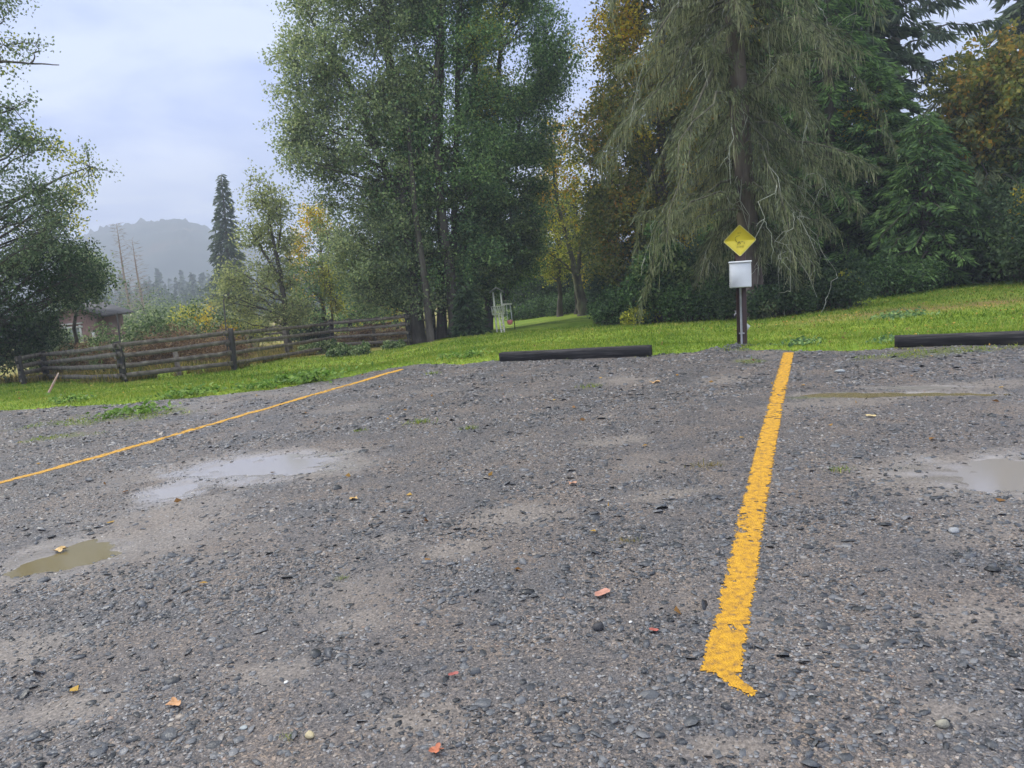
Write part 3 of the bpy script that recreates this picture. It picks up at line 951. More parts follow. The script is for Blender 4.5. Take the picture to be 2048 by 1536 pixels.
def tree(name, label, cat, D, outline, trunks, leafmt, group=None, n_cl=40, rc=.9, sub=9, leaves=40, L=.11, W=.07,
         tr=.25, barkm=None, down=.3, flatb=0.0, srad=.22, thick=.45, ymax=None, limbs=True, base=None, extra=None, twig_m=None, sag=.03, bright=None):
    """broadleaf tree: outline rows (py, xl, xr) at depth D, trunks = list of (pixel path, r0, r1) rooted at the ground"""
    barkm = barkm or bark
    o_ = np.array(outline, float)
    P = []
    widths = o_[:, 2] - o_[:, 1]
    ys = np.linspace(o_[0, 0], o_[-1, 0], 200)
    ww = np.interp(ys, o_[:, 0], widths)
    cdf = np.cumsum(ww); cdf /= cdf[-1]
    for _ in range(n_cl):
        py = np.interp(rs.rand(), cdf, ys)
        xl = np.interp(py, o_[:, 0], o_[:, 1]); xr = np.interp(py, o_[:, 0], o_[:, 2])
        u = rs.uniform(-1, 1); u = np.sign(u) * abs(u) ** .75
        px = (xl + xr) / 2 + u * (xr - xl) / 2
        mr = rc * FPX / D * .55
        px = min(max(px, xl + min(mr, (xr - xl) * .3)), xr - min(mr, (xr - xl) * .3))
        dw = (xr - xl) / FPX * D * thick
        q = at(px, py, D)
        dy = rs.uniform(-1, 1) * dw * math.sqrt(max(0.05, 1 - u * u))
        P.append(q + np.array([0, dy, 0]))
    P = np.array(P)
    # trunks
    if base is None:
        b0 = at(trunks[0][0][0][0], trunks[0][0][0][1], D)
        base = np.array([b0[0], b0[1], float(surf(b0[0], b0[1]))])
    tb = MB(); tp_all = []
    for pts, r0, r1 in trunks:
        Q = pxpath(pts, D)
        if pts is trunks[0][0] or abs(pts[0][1] - trunks[0][0][0][1]) < 40:
            g0 = float(surf(Q[0][0], Q[0][1])); Q[0][2] = min(Q[0][2], g0) - .1
        # resample smooth
        m = max(8, len(Q) * 4)
        t = np.linspace(0, len(Q) - 1, m)
        Q2 = np.stack([np.interp(t, range(len(Q)), Q[:, k]) for k in range(3)], -1)
        Q2[1:-1] = (Q2[:-2] + Q2[1:-1] * 2 + Q2[2:]) / 4
        Q2[1:-1, :2] += rs.normal(0, .03, (m - 2, 2))
        rr = np.linspace(r0, r1, m); rr[0] *= 1.5; rr[1] *= 1.12
        tb.tube(Q2, rr, 9)
        tp_all.append((Q2, rr))
    TP = np.concatenate([q for q, _ in tp_all]); TR = np.concatenate([r for _, r in tp_all])
    subs = []; cens = []
    fine = []; mids = []
    for c in P:
        if limbs:
            d = TP - c
            dist = np.hypot(d[:, 0], d[:, 1])
            hgt = c[2] - TP[:, 2]
            score = np.linalg.norm(d, axis=1) + np.where(hgt < dist * .35, 3 + (dist * .35 - hgt) * 1.5, 0)
            k = int(np.argmin(score)); st = TP[k]
            ln = np.linalg.norm(c - st)
            r0 = min(TR[k] * .5, .010 + .012 * ln)
            cc = curve(st, c, sag, 6)
            mids.append((cc, np.linspace(r0, r0 * .35, 6)))
        ns = max(2, int(sub * rs.uniform(.6, 1.4)))
        dd = rs.normal(0, 1, (ns, 3)); dd /= np.linalg.norm(dd, axis=1)[:, None]
        dd[:, 2] *= (.75 if not flatb else .3)
        sp = c + dd * rc * rs.uniform(.6, 1.45, (ns, 1))
        for s_ in sp:
            fine.append((curve(c, s_, .05, 3, .1), np.array([.014, .009, .004])))
        subs.append(sp); cens.append(np.repeat(c[None], ns, 0))
    subs = np.concatenate(subs); cens = np.concatenate(cens)
    if mids:
        tb.add(*tubes_fast(mids, 5))
    if fine:
        tb.add(*tubes_fast(fine, 3))
    n = len(subs)
    cnt = leaves
    u_ = (rs.rand(len(subs) * cnt, 1) ** .55) * 1.12
    q = np.repeat(cens, cnt, 0) * (1 - u_) + np.repeat(subs, cnt, 0) * u_
    off = rs.normal(0, 1, q.shape) * srad * .62
    if flatb: off[:, 2] *= .35
    q = q + off
    V, F = leaf_quads(q, np.full(len(q), L), np.full(len(q), W), down, flatb)
    root = empty(name, base, label, cat, group)
    t_o = tb.build('trunk', barkm, None, True)
    t_o.parent = root; t_o.location = -np.array(base)
    mi = None; mats = [leafmt]
    if extra:                       # a second leaf kind on a share of the clumps (whole clumps turn colour)
        mats.append(extra[0])
        key = fbm(subs[:, 0] * extra[2] + 3, subs[:, 2] * extra[2] + subs[:, 1] * .7, 91, 2)
        thr = np.quantile(key, 1 - extra[1])
        mi = np.repeat((key > thr).astype(int), cnt)
    c_o = npmesh('crown', local(V, base), F, mats, root, midx=mi)
    return root


def conifer(name, label, cat, base, H, Rb, leafmt, group=None, nbr=110, z0=.12, droop=.35, up=.15, dens=22, sl=.32, sw=.07,
            tr=.22, barkm=None, prof=.75, hang=.4, pale=None, pale_n=0, azgap=None, top=None, lean=(0, 0), strand=0, strand_m=None, branch_m=None, zmax=1.0, wild=0.0, dead=0):
    """needle tree: trunk + drooping branches that carry needle sprays"""
    barkm = barkm or bark
    root = empty(name, base, label, cat, group)
    tb = MB()
    zs = np.linspace(-.15, H, 14)
    Q = np.stack([lean[0] * zs + .04 * np.sin(zs * .7), lean[1] * zs, zs], -1)
    rr = tr * (1 - zs.clip(0) / H) ** .8 + .012; rr[0] *= 1.4
    tb.tube(Q, rr, 9)
    segs = []; pts = []; dirs = []; st_p = []; ends = []
    i = 0
    for i in range(nbr):
        f = z0 + (zmax - z0) * (i + rs.rand()) / nbr
        z = f * H
        Lb = Rb * ((1 - f) ** prof) * rs.uniform(.65 - wild * .7, 1.2) * (.45 + .55 * sst(f, z0 * .4, z0 + .12)) + .15
        a = i * 2.39996 + rs.uniform(-.4 - wild, .4 + wild)
        droop_ = droop * (1 + wild * rs.uniform(-.9, 1.3)); up_ = up + wild * rs.uniform(-.5, .5)
        if azgap:
            da = (a - azgap[0] + math.pi) % (2 * math.pi) - math.pi
            if abs(da) < azgap[1] and f < azgap[2]:
                if rs.rand() < .6: continue
        m = 7
        t = np.linspace(0, 1, m)
        hx = Lb * t * (1 - .12 * t)
        hz = Lb * (up_ * t - (droop_ * rs.uniform(.7, 1.3)) * t ** 1.8)
        dv_ = np.array([math.cos(a), math.sin(a)])
        Pb = np.stack([lean[0] * z + dv_[0] * hx, lean[1] * z + dv_[1] * hx, z + hz], -1)
        Pb[2:] += rs.normal(0, .02 * Lb, (m - 2, 3))
        segs.append((Pb, np.linspace(.012 + .010 * Lb, .004, m)))
        nl = max(3, int(dens * Lb))
        tt = rs.uniform(.12, 1.0, nl) ** .8
        base_p = np.stack([np.interp(tt, t, Pb[:, k]) for k in range(3)], -1)
        tan = Pb[-1] - Pb[0]; tan /= np.linalg.norm(tan) + 1e-9
        side = np.cross(tan, [0, 0, 1]); side /= np.linalg.norm(side) + 1e-9
        sg = np.where(rs.rand(nl) < .5, -1, 1)[:, None]
        ln = (Lb * .28 * (1 - tt * .7))[:, None] * rs.uniform(.2, 1, (nl, 1))
        pts.append(base_p + side * sg * ln * .6 + rs.normal(0, .03, (nl, 3)))
        dr = side * sg * .7 + tan * .8 + rs.normal(0, .25, (nl, 3)); dr[:, 2] -= hang * rs.uniform(.4, 1.6, nl)
        dirs.append(dr)
        if strand:
            ns = int(strand * Lb)
            t2 = rs.uniform(.25, 1, ns)
            sp = np.stack([np.interp(t2, t, Pb[:, k]) for k in range(3)], -1) + rs.normal(0, .05, (ns, 3))
            st_p.append(sp)
    bV, bF = tubes_fast(segs, 4)
    bm = branch_m or barkm
    nt_ = sum(len(f) for k_ in tb.f for f in tb.f[k_])
    tb.add(bV, bF)

    def fin(nd=0):
        f3 = sum(len(f) for f in tb.f[3]); tot = sum(len(f) for k_ in tb.f for f in tb.f[k_])
        o = tb.build('trunk', [barkm, bm, twig_pale], root, True)
        ix = np.zeros(tot, np.int32); n4t = nt_ - f3; ix[f3 + n4t:] = 1
        if nd: ix[tot - nd:] = 2
        o.data.polygons.foreach_set('material_index', ix)
    if not dead:
        fin()
    P = np.concatenate(pts); Dr = np.concatenate(dirs)
    n = len(P)
    V1, F1 = strips(P, Dr, sl * rs.uniform(.6, 1.4, n), sw * rs.uniform(.7, 1.3, n))
    mi = np.zeros(len(F1)); mats = [leafmt]; VF = [(V1, F1)]
    if dead:
        q = []
        for _ in range(dead):
            sg_ = segs[rs.randint(len(segs))][0]; p0 = sg_[rs.randint(2, 6)]
            out_ = sg_[-1] - sg_[0]; out_[2] = 0; out_ /= np.linalg.norm(out_) + 1e-9
            d_ = out_ * rs.uniform(0, .7) + np.array([rs.normal(0, .3), rs.normal(0, .3), -1])
            ln_ = rs.uniform(.5, 1.6)
            q.append((curve(p0, p0 + d_ * ln_, .12, 5, .12), np.linspace(.012, .004, 5)))
            for _k in range(3):
                p1 = q[-1][0][rs.randint(1, 5)]
                q.append((curve(p1, p1 + np.array([rs.normal(0, .22), rs.normal(0, .22), -rs.uniform(.1, .6)]), .1, 5, .1), np.linspace(.009, .004, 5)))
        V, F = tubes_fast(q, 4)
        tb.add(V, F)
        fin(len(F))
    if strand:
        sp = np.concatenate(st_p); k = len(sp)
        dn = np.stack([rs.normal(0, .16, k), rs.normal(0, .16, k), -np.ones(k)], -1)
        V2, F2 = strips(sp, dn, rs.uniform(.15, .65, k), rs.uniform(.008, .022, k))
        VF.append((V2, F2)); mats.append(strand_m); mi = np.r_[mi, np.ones(len(F2))]
    V, F = merge(VF)
    npmesh('crown', V, F, mats, root, midx=mi)
    return root


def bush(name, label, cat, c, size, leafmt, n=2500, L=.09, W=.06, group=None, down=.1, flatb=0, clumps=None, stem_m=None, extra=None):
    """a low shrub: stems and a ragged mass of leaves; c = base point, size = (rx, ry, h)"""
    root = empty(name, c, label, cat, group)
    k = clumps or max(6, int(size[0] * size[1] * 5 + size[2] * 4))
    a = rs.uniform(0, 2 * math.pi, k); r = np.sqrt(rs.rand(k)) * .85
    cx = np.cos(a) * r * size[0]; cy = np.sin(a) * r * size[1]
    top = size[2] * (1 - .55 * r ** 2) * rs.uniform(.55, 1.1, k)
    cz = top * rs.uniform(.35, .95, k)
    C = np.stack([cx, cy, cz], -1)
    rr = np.minimum(size[0], size[2]) * rs.uniform(.22, .42, k)
    per = max(4, n // k)
    gzl = surf(c[0] + C[:, 0], c[1] + C[:, 1]) - c[2]
    C[:, 2] += gzl
    q = np.repeat(C, per, 0); d = rs.normal(0, 1, q.shape); d /= np.linalg.norm(d, axis=1)[:, None]
    q = q + d * np.repeat(rr, per)[:, None] * (rs.rand(len(q), 1) ** .4) * 1.15
    gl = np.repeat(gzl, per)
    q[:, 2] = np.maximum(q[:, 2], gl + .03)
    V, F = leaf_quads(q, np.full(len(q), L), np.full(len(q), W), down, flatb)
    mats = [leafmt]; mi = None
    if extra:
        mats.append(extra[0]); kk = rs.rand(k) < extra[1]; mi = np.repeat(kk.astype(int), per)
    segs = [(curve(np.array([cc[0] * .35, cc[1] * .35, g - .05]), cc, .05, 4), np.array([.014, .011, .007, .004])) for cc, g in zip(C, gzl)]
    Vs, Fs = tubes_fast(segs, 4)
    npmesh('stems', Vs, Fs, stem_m or bark, root)
    npmesh('foliage', V, F, mats, root, midx=mi)
    return root


def blades(P, h, w_, lean=.35):
    n = len(P)
    a = rs.uniform(0, 2 * math.pi, n)
    d = np.stack([np.cos(a), np.sin(a), np.zeros(n)], -1)
    ln = rs.normal(0, lean, (n, 2))
    tip = P + np.stack([ln[:, 0] * h, ln[:, 1] * h, h], -1)
    mid = P * .5 + tip * .5; mid[:, 2] += h * .08
    W_ = w_[:, None]
    V = np.stack([P - d * W_ * .5, P + d * W_ * .5, mid + d * W_ * .4, tip, mid - d * W_ * .4], 1)
    b = np.arange(n)[:, None] * 5
    F4 = b + np.array([[0, 1, 2, 4]]); F3 = b + np.array([[4, 2, 3]])
    return V.reshape(-1, 3), F4, F3


def grass_obj(name, label, P, h, w_, m, lean=.35, kind='stuff', cat='grass'):
    V, F4, F3 = blades(P, h, w_, lean)
    return tag(npmesh(name, V, [F4, F3], m), label, cat, kind=kind)


# ================================================================ lawn grass
def lawn_pts(n, t0, t1, x0, x1):
    x = rs.uniform(x0, x1, n); t = t0 + (t1 - t0) * rs.rand(n)
    y = np.interp(x, EX, EY) + t
    g = gz(x, y); l = lz(x, y, False)
    ok = (g > l - .004) & (np.abs(x) < y * .78 + 1) & ~wedge(x, y, WOODS_POLY)
    return x[ok], y[ok], g[ok]


Ps = []; hs = []; wsx = []
for n, t0, t1, h0, w0 in ((70000, -.5, 1.5, .045, .008), (70000, 1.2, 5, .05, .011), (60000, 4.5, 14, .055, .018)):
    x, y, z = lawn_pts(n, t0, t1, -16, 16)
    lt = litter(x, y)
    k = rs.rand(len(x)) > lt * .8
    x, y, z = x[k], y[k], z[k]
    clump = .55 + .9 * fbm(x * 1.7, y * 1.7, 77, 3)
    Ps.append(np.c_[x, y, z - .005]); hs.append(h0 * rs.uniform(.5, 1.5, len(x)) * clump); wsx.append(w0 * rs.uniform(.6, 1.3, len(x)))
grass_obj('grass', 'bright green mown grass covering the sloping lawn', np.concatenate(Ps), np.concatenate(hs), np.concatenate(wsx), grass_m, lean=.55)

# moss / weeds growing on the gravel in patches
x = rs.uniform(-11, 11, 60000); y = rs.uniform(8, 14, 60000)
k = rs.rand(60000) < moss(x, y) ** 1.5 * .9
x, y = x[k], y[k]
grass_obj('gravel_weeds', 'short yellow green weeds creeping over the edge of the gravel', np.c_[x, y, lz(x, y)], rs.uniform(.012, .035, len(x)), rs.uniform(.008, .016, len(x)), grass_m, lean=.7)

x, y, z = lawn_pts(5200, .0, 16, -16, 18)
k = rs.rand(len(x)) < .10 + .8 * litter(x, y) + .5 * sst(x, 2, 9)
P = np.c_[x, y, z + .03][k]
x = rs.uniform(-8, 9, 260); y = rs.uniform(2.2, 13, 260)
P = np.r_[P, np.c_[x, y, lzg(x, y) + .012][rs.rand(260) < .45]]
V, F = leaf_quads(P, np.full(len(P), .055), np.full(len(P), .042), 0, .75)
V[:, 2] = np.maximum(V[:, 2], np.repeat(P[:, 2] - .008, 4))
tag(npmesh('leaf_litter', V, F, leafmat('brown_leaf_litter', [(.15, (.10, .05, .025)), (.5, (.22, .12, .045)), (.9, (.34, .22, .06))], scale=2)), 'small brown and yellow leaves strewn over lawn and gravel', 'leaf litter', kind='stuff')

# ================================================================ parking timbers
tim_m = mat('creosoted_timber', [(0.3, (.020, .019, .019)), (0.55, (.045, .042, .042)), (0.75, (.13, .12, .11))], scale=9, rough=.95, spec=.12, bump=.1, bscale=50, stretch=(.15, 3, 3))


def timber(pl, pr, label, Lover=None):
    a = flat(*pl); b = flat(*pr)
    d = (b - a); ln = np.hypot(d[0], d[1]); ang = math.atan2(d[1], d[0])
    if Lover: ln = Lover; b = a + d / np.linalg.norm(d) * ln
    c = (a + b) / 2; H = .165; W = .18
    nrm = np.array([-math.sin(ang), math.cos(ang), 0])
    c = c + nrm * W / 2
    z = float(max(lz(c[0], c[1], False), -0.01))
    # log with worn edges: subdivided prism
    m = 40
    xs = np.linspace(-ln / 2, ln / 2, m)
    prof = np.array([(-1, -1), (-1, .93), (-.94, 1), (.94, 1), (1, .93), (1, -1)]) * np.array([W / 2, H / 2])
    V = []
    for i, x_ in enumerate(xs):
        j = rs.normal(0, .0012, prof.shape)
        e = -.006 if i in (0, m - 1) else 0
        q = prof * (1 + e * 2) + j
        V += [(x_, p_[0], p_[1] + .004 * math.sin(x_ * 2.1) + H / 2) for p_ in q]
    V = np.array(V); k = len(prof); F = []
    for i in range(m - 1):
        for j in range(k):
            F.append((i * k + j, (i + 1) * k + j, (i + 1) * k + (j + 1) % k, i * k + (j + 1) % k))
    caps = np.array([[0, 1, 4, 5], [1, 2, 3, 4]]); 
    F = np.concatenate([np.array(F), caps, caps[:, ::-1] + (m - 1) * k])
    o = npmesh('parking_timber', V, F, tim_m)
    o.location = (c[0], c[1], z - .015); o.rotation_euler = (0, 0, ang)
    tag(o, label, 'parking timber', 'black timbers laid as parking stops')
    return o


timber((999, 723), (1300, 711), 'black wooden parking stop left of the sign post, lying at the gravel edge')
timber((1789, 694), (2048, 687), 'black wooden parking stop at the right edge, lying against the lawn', 2.45)

# ================================================================ sign post
pb = POST.copy(); pb[2] = float(lz(pb[0], pb[1], False))
post_m = mat('red_brown_painted_post', [(0.3, (.026, .010, .008)), (0.6, (.045, .018, .014)), (0.8, (.07, .032, .025))], scale=10, rough=.55, bump=.3, bscale=60, stretch=(1, 1, .2))
galv = mat('grey_conduit', [(0.3, (.27, .27, .28)), (0.7, (.40, .40, .42))], scale=14, rough=.45)
boxm = mat('off_white_enclosure', [(0.3, (.60, .61, .60)), (0.7, (.70, .71, .70))], scale=5, rough=.4)
yel = mat('yellow_sign_face', [(0.3, (.68, .53, .022)), (0.7, (.75, .60, .03))], scale=3, rough=.4)
yelpale = mat('sign_border', [(0.3, (.72, .66, .22)), (0.7, (.78, .72, .28))], scale=3, rough=.4)
ink = mat('faded_sign_ink', [(0.3, (.22, .17, .015)), (0.7, (.36, .28, .02))], scale=40, rough=.6)
face = math.atan2(-pb[0], -pb[1])          # the post faces the lot
pr = empty('sign_post', pb, 'dark red brown wooden post carrying a yellow diamond sign and a pale utility box', 'sign post')
pr.rotation_euler = (R(0.6), R(1.3), R(-21))
MB().box((0, 0, .87), (.15, .10, 1.84), bev=.008).build('post', post_m, pr)
# diamond (a flat plate with rounded corners, proud border and faded symbols)
SZ = 1.775
dr = bpy.data.objects.new('diamond_sign', None)


def rounded_diamond(half, rad, t, y):
    pts = []
    h = half / math.sqrt(2) - rad
    for q in range(4):
        cx = h * (1 if q in (0, 3) else -1); cz = h * (1 if q in (0, 1) else -1)
        for s in range(5):
            a = math.pi / 2 * q + math.pi / 2 * s / 4
            pts.append((cx + rad * math.cos(a), cz + rad * math.sin(a)))
    P = np.array(pts) @ np.array([[math.cos(.785), -math.sin(.785)], [math.sin(.785), math.cos(.785)]]).T
    n = len(P)
    V = np.r_[np.c_[P[:, 0], np.full(n, y), P[:, 1]], np.c_[P[:, 0], np.full(n, y + t), P[:, 1]], [[0, y, 0]], [[0, y + t, 0]]]
    F3 = [(i, (i + 1) % n, 2 * n) for i in range(n)] + [(n + i, n + (i + 1) % n, 2 * n + 1) for i in range(n)]
    F4 = [(i, (i + 1) % n, n + (i + 1) % n, n + i) for i in range(n)]
    return V, F3, F4


def put(m_, V, F3, F4, off):
    m_.v.append(V + off); m_.f[3].append(np.array(F3) + m_.n); m_.f[4].append(np.array(F4) + m_.n); m_.n += len(V)


m_ = MB(); put(m_, *rounded_diamond(.243, .022, .003, -.060), np.array([0, 0, SZ]))
plate = m_.build('sign_plate', yelpale, pr)
m_ = MB(); put(m_, *rounded_diamond(.228, .018, .0015, -.0618), np.array([0, 0, SZ]))
m_.build('sign_face', yel, plate)
# symbols
st = MB()
yy = -.0635


def stroke(pts, r=.004):
    P = np.array([(x_, yy, SZ + z_) for x_, z_ in pts])
    for a, b in zip(P[:-1], P[1:]):
        d = b - a; ln = np.linalg.norm(d); d = d / ln; nrm = np.array([-d[2], 0, d[0]])
        a2 = a - d * r * .5; b2 = b + d * r * .5
        V = np.array([a2 - nrm * r, a2 + nrm * r, b2 + nrm * r, b2 - nrm * r])
        V = np.r_[V, V + np.array([0, -.0006, 0])]
        st.add(V, [(4, 5, 6, 7), (0, 1, 5, 4), (2, 3, 7, 6), (1, 2, 6, 5), (3, 0, 4, 7)])


arc = [(-.005 + .06 * math.cos(t), .035 + .038 * math.sin(t)) for t in np.linspace(1.5, 3.6, 9)]
stroke(arc, .0035)
stroke([(-.06, .02), (-.055, -.002), (-.042, -.015)], .006)
stroke([(-.03, -.028), (-.018, -.018), (0, -.016), (-.010, -.030), (-.025, -.040), (-.028, -.056)], .006)
stroke([(.002, -.030), (.010, -.044), (-.004, -.054)], .004)
stroke([(.015, -.018), (.035, -.022), (.048, -.014)], .004)
stroke([(.062, -.022), (.066, -.052)], .004)
st.build('sign_symbol', ink, plate)


def text(txt, size, x_, z_):
    cu = bpy.data.curves.new('sign_text', 'FONT'); cu.body = txt; cu.size = size; cu.align_x = 'CENTER'; cu.extrude = .0004
    o = bpy.data.objects.new('sign_text', cu); COL.objects.link(o)
    dg = bpy.context.evaluated_depsgraph_get(); me = bpy.data.meshes.new_from_object(o.evaluated_get(dg))
    bpy.data.objects.remove(o)
    o = bpy.data.objects.new('sign_text', me); COL.objects.link(o); me.materials.append(ink)
    o.parent = plate; o.location = (x_, yy, SZ + z_); o.rotation_euler = (R(90), 0, 0)


text('PET', .036, -.006, .098)
text('ZONE', .040, .004, -.105)
# box with lid lip and door seam
bx = MB().box((.0, -.105, 1.26), (.315, .14, .375), bev=.008).build('utility_box', boxm, pr)
MB().box((.0, -.112, 1.458), (.335, .165, .022), bev=.006).build('lid', boxm, bx)
MB().box((.0, -.1785, 1.25), (.285, .006, .335), bev=.002).build('door', boxm, bx)
cd = MB().tube([(-.005, -.075, 1.09), (-.004, -.075, .5), (0, -.078, .0), (0, -.078, -.05)], .0165, 10).build('conduit', galv, pr, True)
MB().box((0, -.066, .36), (.085, .036, .018), bev=.004).build('clamp', galv, cd)
# faucet at the left side
fc = MB().tube([(-.070, -.01, .66), (-.085, -.01, .665), (-.10, -.01, .655), (-.104, -.01, .625)], .009, 8)
fc.tube([(-.085, -.01, .668), (-.085, -.01, .70)], .006, 6).box((-.085, -.01, .705), (.045, .012, .010), bev=.003)
fc.build('faucet', galv, pr, True)
# triangular white plate sticking out behind the post
fp = MB(); Vt = np.array([(.055, .03, .52), (.125, .035, .455), (.06, .035, .36), (.055, .034, .52), (.125, .039, .455), (.06, .039, .36)])
fp.f[3].append(np.array([(0, 1, 2), (3, 5, 4)])); fp.f[4].append(np.array([(0, 3, 4, 1), (1, 4, 5, 2), (2, 5, 3, 0)])); fp.v.append(Vt); fp.n = 6
fp.build('white_flap', boxm, pr)

# ================================================================ fallen leaves
def fallen(px, py, s, col, label, kind=0):
    g = flat(px, py); z = float(lz(g[0], g[1])) + .008
    k = 5 if kind == 0 else 0
    n = 30
    th = np.linspace(0, 2 * math.pi, n, endpoint=False)
    if kind == 0:
        rr = s * (.55 + .45 * np.abs(np.cos(th * 2.5)) ** 1.2) * rs.uniform(.88, 1.1, n)
    else:
        rr = s * (.60 / np.sqrt(.36 * np.cos(th) ** 2 + np.sin(th) ** 2)) * rs.uniform(.9, 1.06, n)
    a0 = rs.rand() * 6
    V = np.stack([np.cos(th + a0) * rr, np.sin(th + a0) * rr * .85, (.18 if kind == 0 else .05) * s * np.sin(th * 3 + a0) + .010], -1)
    V = np.r_[V, V * .5, [[0, 0, .004]]]
    V[n:2 * n, 2] = .006 + .05 * s * np.cos(th * 2)
    F4 = np.array([(i, (i + 1) % n, n + (i + 1) % n, n + i) for i in range(n)])
    F3 = np.array([(n + i, n + (i + 1) % n, 2 * n) for i in range(n)])
    o = npmesh('fallen_leaf', V, [F4, F3], mat('dead_leaf', [(.35, tuple(c * .7 for c in col)), (.65, col)], scale=25, rough=.6), smooth=True)
    o.location = (g[0], g[1], z)
    tag(o, label, 'fallen leaf', 'fallen leaves on the gravel')


fallen(1205, 1190, .048, (.50, .24, .17), 'large pinkish red fallen leaf left of the yellow line', 1)
fallen(708, 1000, .035, (.62, .38, .12), 'small orange yellow fallen leaf on grey gravel below the long puddle')
fallen(351, 1413, .036, (.52, .27, .12), 'ragged orange brown leaf near the bottom left')
fallen(873, 1505, .028, (.48, .15, .07), 'orange red leaf at the bottom edge of the lot')
fallen(908, 1355, .022, (.40, .10, .08), 'dark red leaf scrap in the middle foreground', 1)
fallen(1308, 1266, .022, (.42, .10, .07), 'dark red scrap beside the yellow line', 1)
fallen(1145, 968, .035, (.52, .28, .18), 'pale orange leaf on gravel above the large pinkish leaf')
fallen(1742, 833, .05, (.60, .46, .22), 'pale tan curled leaf right of the yellow line', 1)
fallen(120, 1098, .05, (.55, .36, .14), 'orange leaf floating in the brown puddle at left')
fallen(1310, 764, .07, (.50, .30, .13), 'tan leaf on far gravel in front of the left parking stop')
fallen(545, 943, .028, (.10, .07, .05), 'dark brown leaf at the near rim of the long puddle', 1)

# ================================================================ weeds on gravel
def weed(px, py, s, label, leafm=None, n=60, broad=False):
    g = ground(px, py)
    root = empty('weed', g, label, 'weed', 'weeds growing in the gravel')
    if broad:
        P = rs.normal(0, 1, (n, 3)) * np.array([s, s * .6, s * .18]); P[:, 2] = np.abs(P[:, 2]) + s * .12
        P = np.concatenate([P, P[::-1] * .8 + rs.normal(0, s * .1, P.shape)]); P[:, 2] = np.abs(P[:, 2])
        V, F = leaf_quads(P, np.full(len(P), s * .33), np.full(len(P), s * .18), -.1, .4)
        npmesh('leaves', V, F, leafm or L_maple, root)
    else:
        P = rs.normal(0, 1, (n, 3)) * np.array([s * .6, s * .4, 0])
        V, F4, F3 = blades(P, rs.uniform(.2, .5, n) * s, rs.uniform(.03, .08, n) * s, .9)
        npmesh('leaves', V, [F4, F3], leafm or grass_m, root)


weed(1678, 941, .07, 'bright green tuft right of the yellow line near the wet patch')
weed(838, 846, .11, 'green tuft on the gravel left of centre', n=80)
weed(1180, 775, .12, 'green tuft on the gravel in front of the left parking stop')
weed(1256, 1084, .06, 'yellowish low weed left of the yellow line', dry_m)
weed(720, 862, .06, 'tiny bright weed between the yellow lines')
weed(578, 1480, .03, 'tiny green weed beside the rounded tan stone')
weed(940, 858, .08, 'low faint weed in the middle of the gravel')
weed(1415, 933, .09, 'flat brownish weed left of the long yellow line', dry_m)
weed(865, 748, .12, 'weed at the far gravel edge near the end of the left yellow line')
weed(685, 1157, .035, 'tiny weed on gravel in the left foreground')
weed(620, 762, .34, 'broad leaved bright green weed at the gravel edge by the left yellow line', L_weed, 150, True)
weed(270, 828, .26, 'broad leaved weed clump spilling on to the gravel at far left', L_weed, 110, True)
weed(380, 790, .26, 'leafy weed on the lawn edge between the two left clumps', L_weed, 110, True)
weed(520, 776, .24, 'leafy weed on the lawn edge left of the largest broad leaved clump', L_weed, 90, True)
weed(925, 716, .24, 'leafy weed at the left end of the black parking stop', L_weed, 100, True)
weed(150, 803, .24, 'low leafy weed at the lawn edge far left', L_weed, 80, True)
weed(1600, 690, .22, 'dark tuft at the lawn edge right of the sign post', L_alder, 70, True)
weed(1785, 683, .2, 'dark tuft at the left end of the right parking stop', L_alder, 60, True)
weed(1800, 636, .28, 'dark green weed patch in the brown streak of the lawn', L_alder, 120, True)

# ================================================================ far hills and distant wood
hill_m = mat('forested_hill', [(0.3, (.030, .045, .035)), (0.55, (.060, .075, .055)), (0.75, (.13, .10, .075))], scale=.02, rough=1, bump=1.0, bscale=.12, detail=10, spec=.1)
ridge = np.array([(-900, 560), (-400, 540), (0, 520), (90, 500), (150, 485), (190, 470), (240, 462), (290, 452), (330, 446), (375, 449), (410, 462), (450, 484), (520, 505), (620, 530),
                  (760, 545), (950, 535), (1200, 515), (1600, 480), (2200, 430), (3000, 350)], float)
px = np.linspace(-900, 3000, 620)
ry = np.interp(px, ridge[:, 0], ridge[:, 1])
RD = 760.0
top = at(px, ry, RD)
nrow = 34
V = []
for k in range(nrow):
    f = k / (nrow - 1)
    yy_ = 470 + f * 290 if f <= 1 else 0
    sc_ = (1 - (1 - f) ** 1.8)
    row = top.copy()
    row[:, 0] = top[:, 0] * (yy_ / RD)
    row[:, 1] = yy_
    row[:, 2] = -8 + (top[:, 2] + 8) * sc_ + (fbm(row[:, 0] * .05, row[:, 1] * .05, 201, 5) - .5) * 9 * f + (vn(row[:, 0] * .35, row[:, 1] * .3, 202) - .5) * 8.0 * f + (vn(row[:, 0] * .12, row[:, 1] * .1, 203) - .5) * 8.0 * f
    V.append(row)
for k in range(4):
    row = top.copy(); row[:, 1] = RD + 40 * (k + 1); row[:, 2] = top[:, 2] - 18 * (k + 1); V.append(row)
nrow += 4
V = np.concatenate(V); n = len(px)
i = (np.arange(n - 1)[None] + np.arange(nrow - 1)[:, None] * n).ravel()
tag(npmesh('hills', V, np.stack([i, i + 1, i + n + 1, i + n], -1), hill_m, smooth=True), kind='structure')

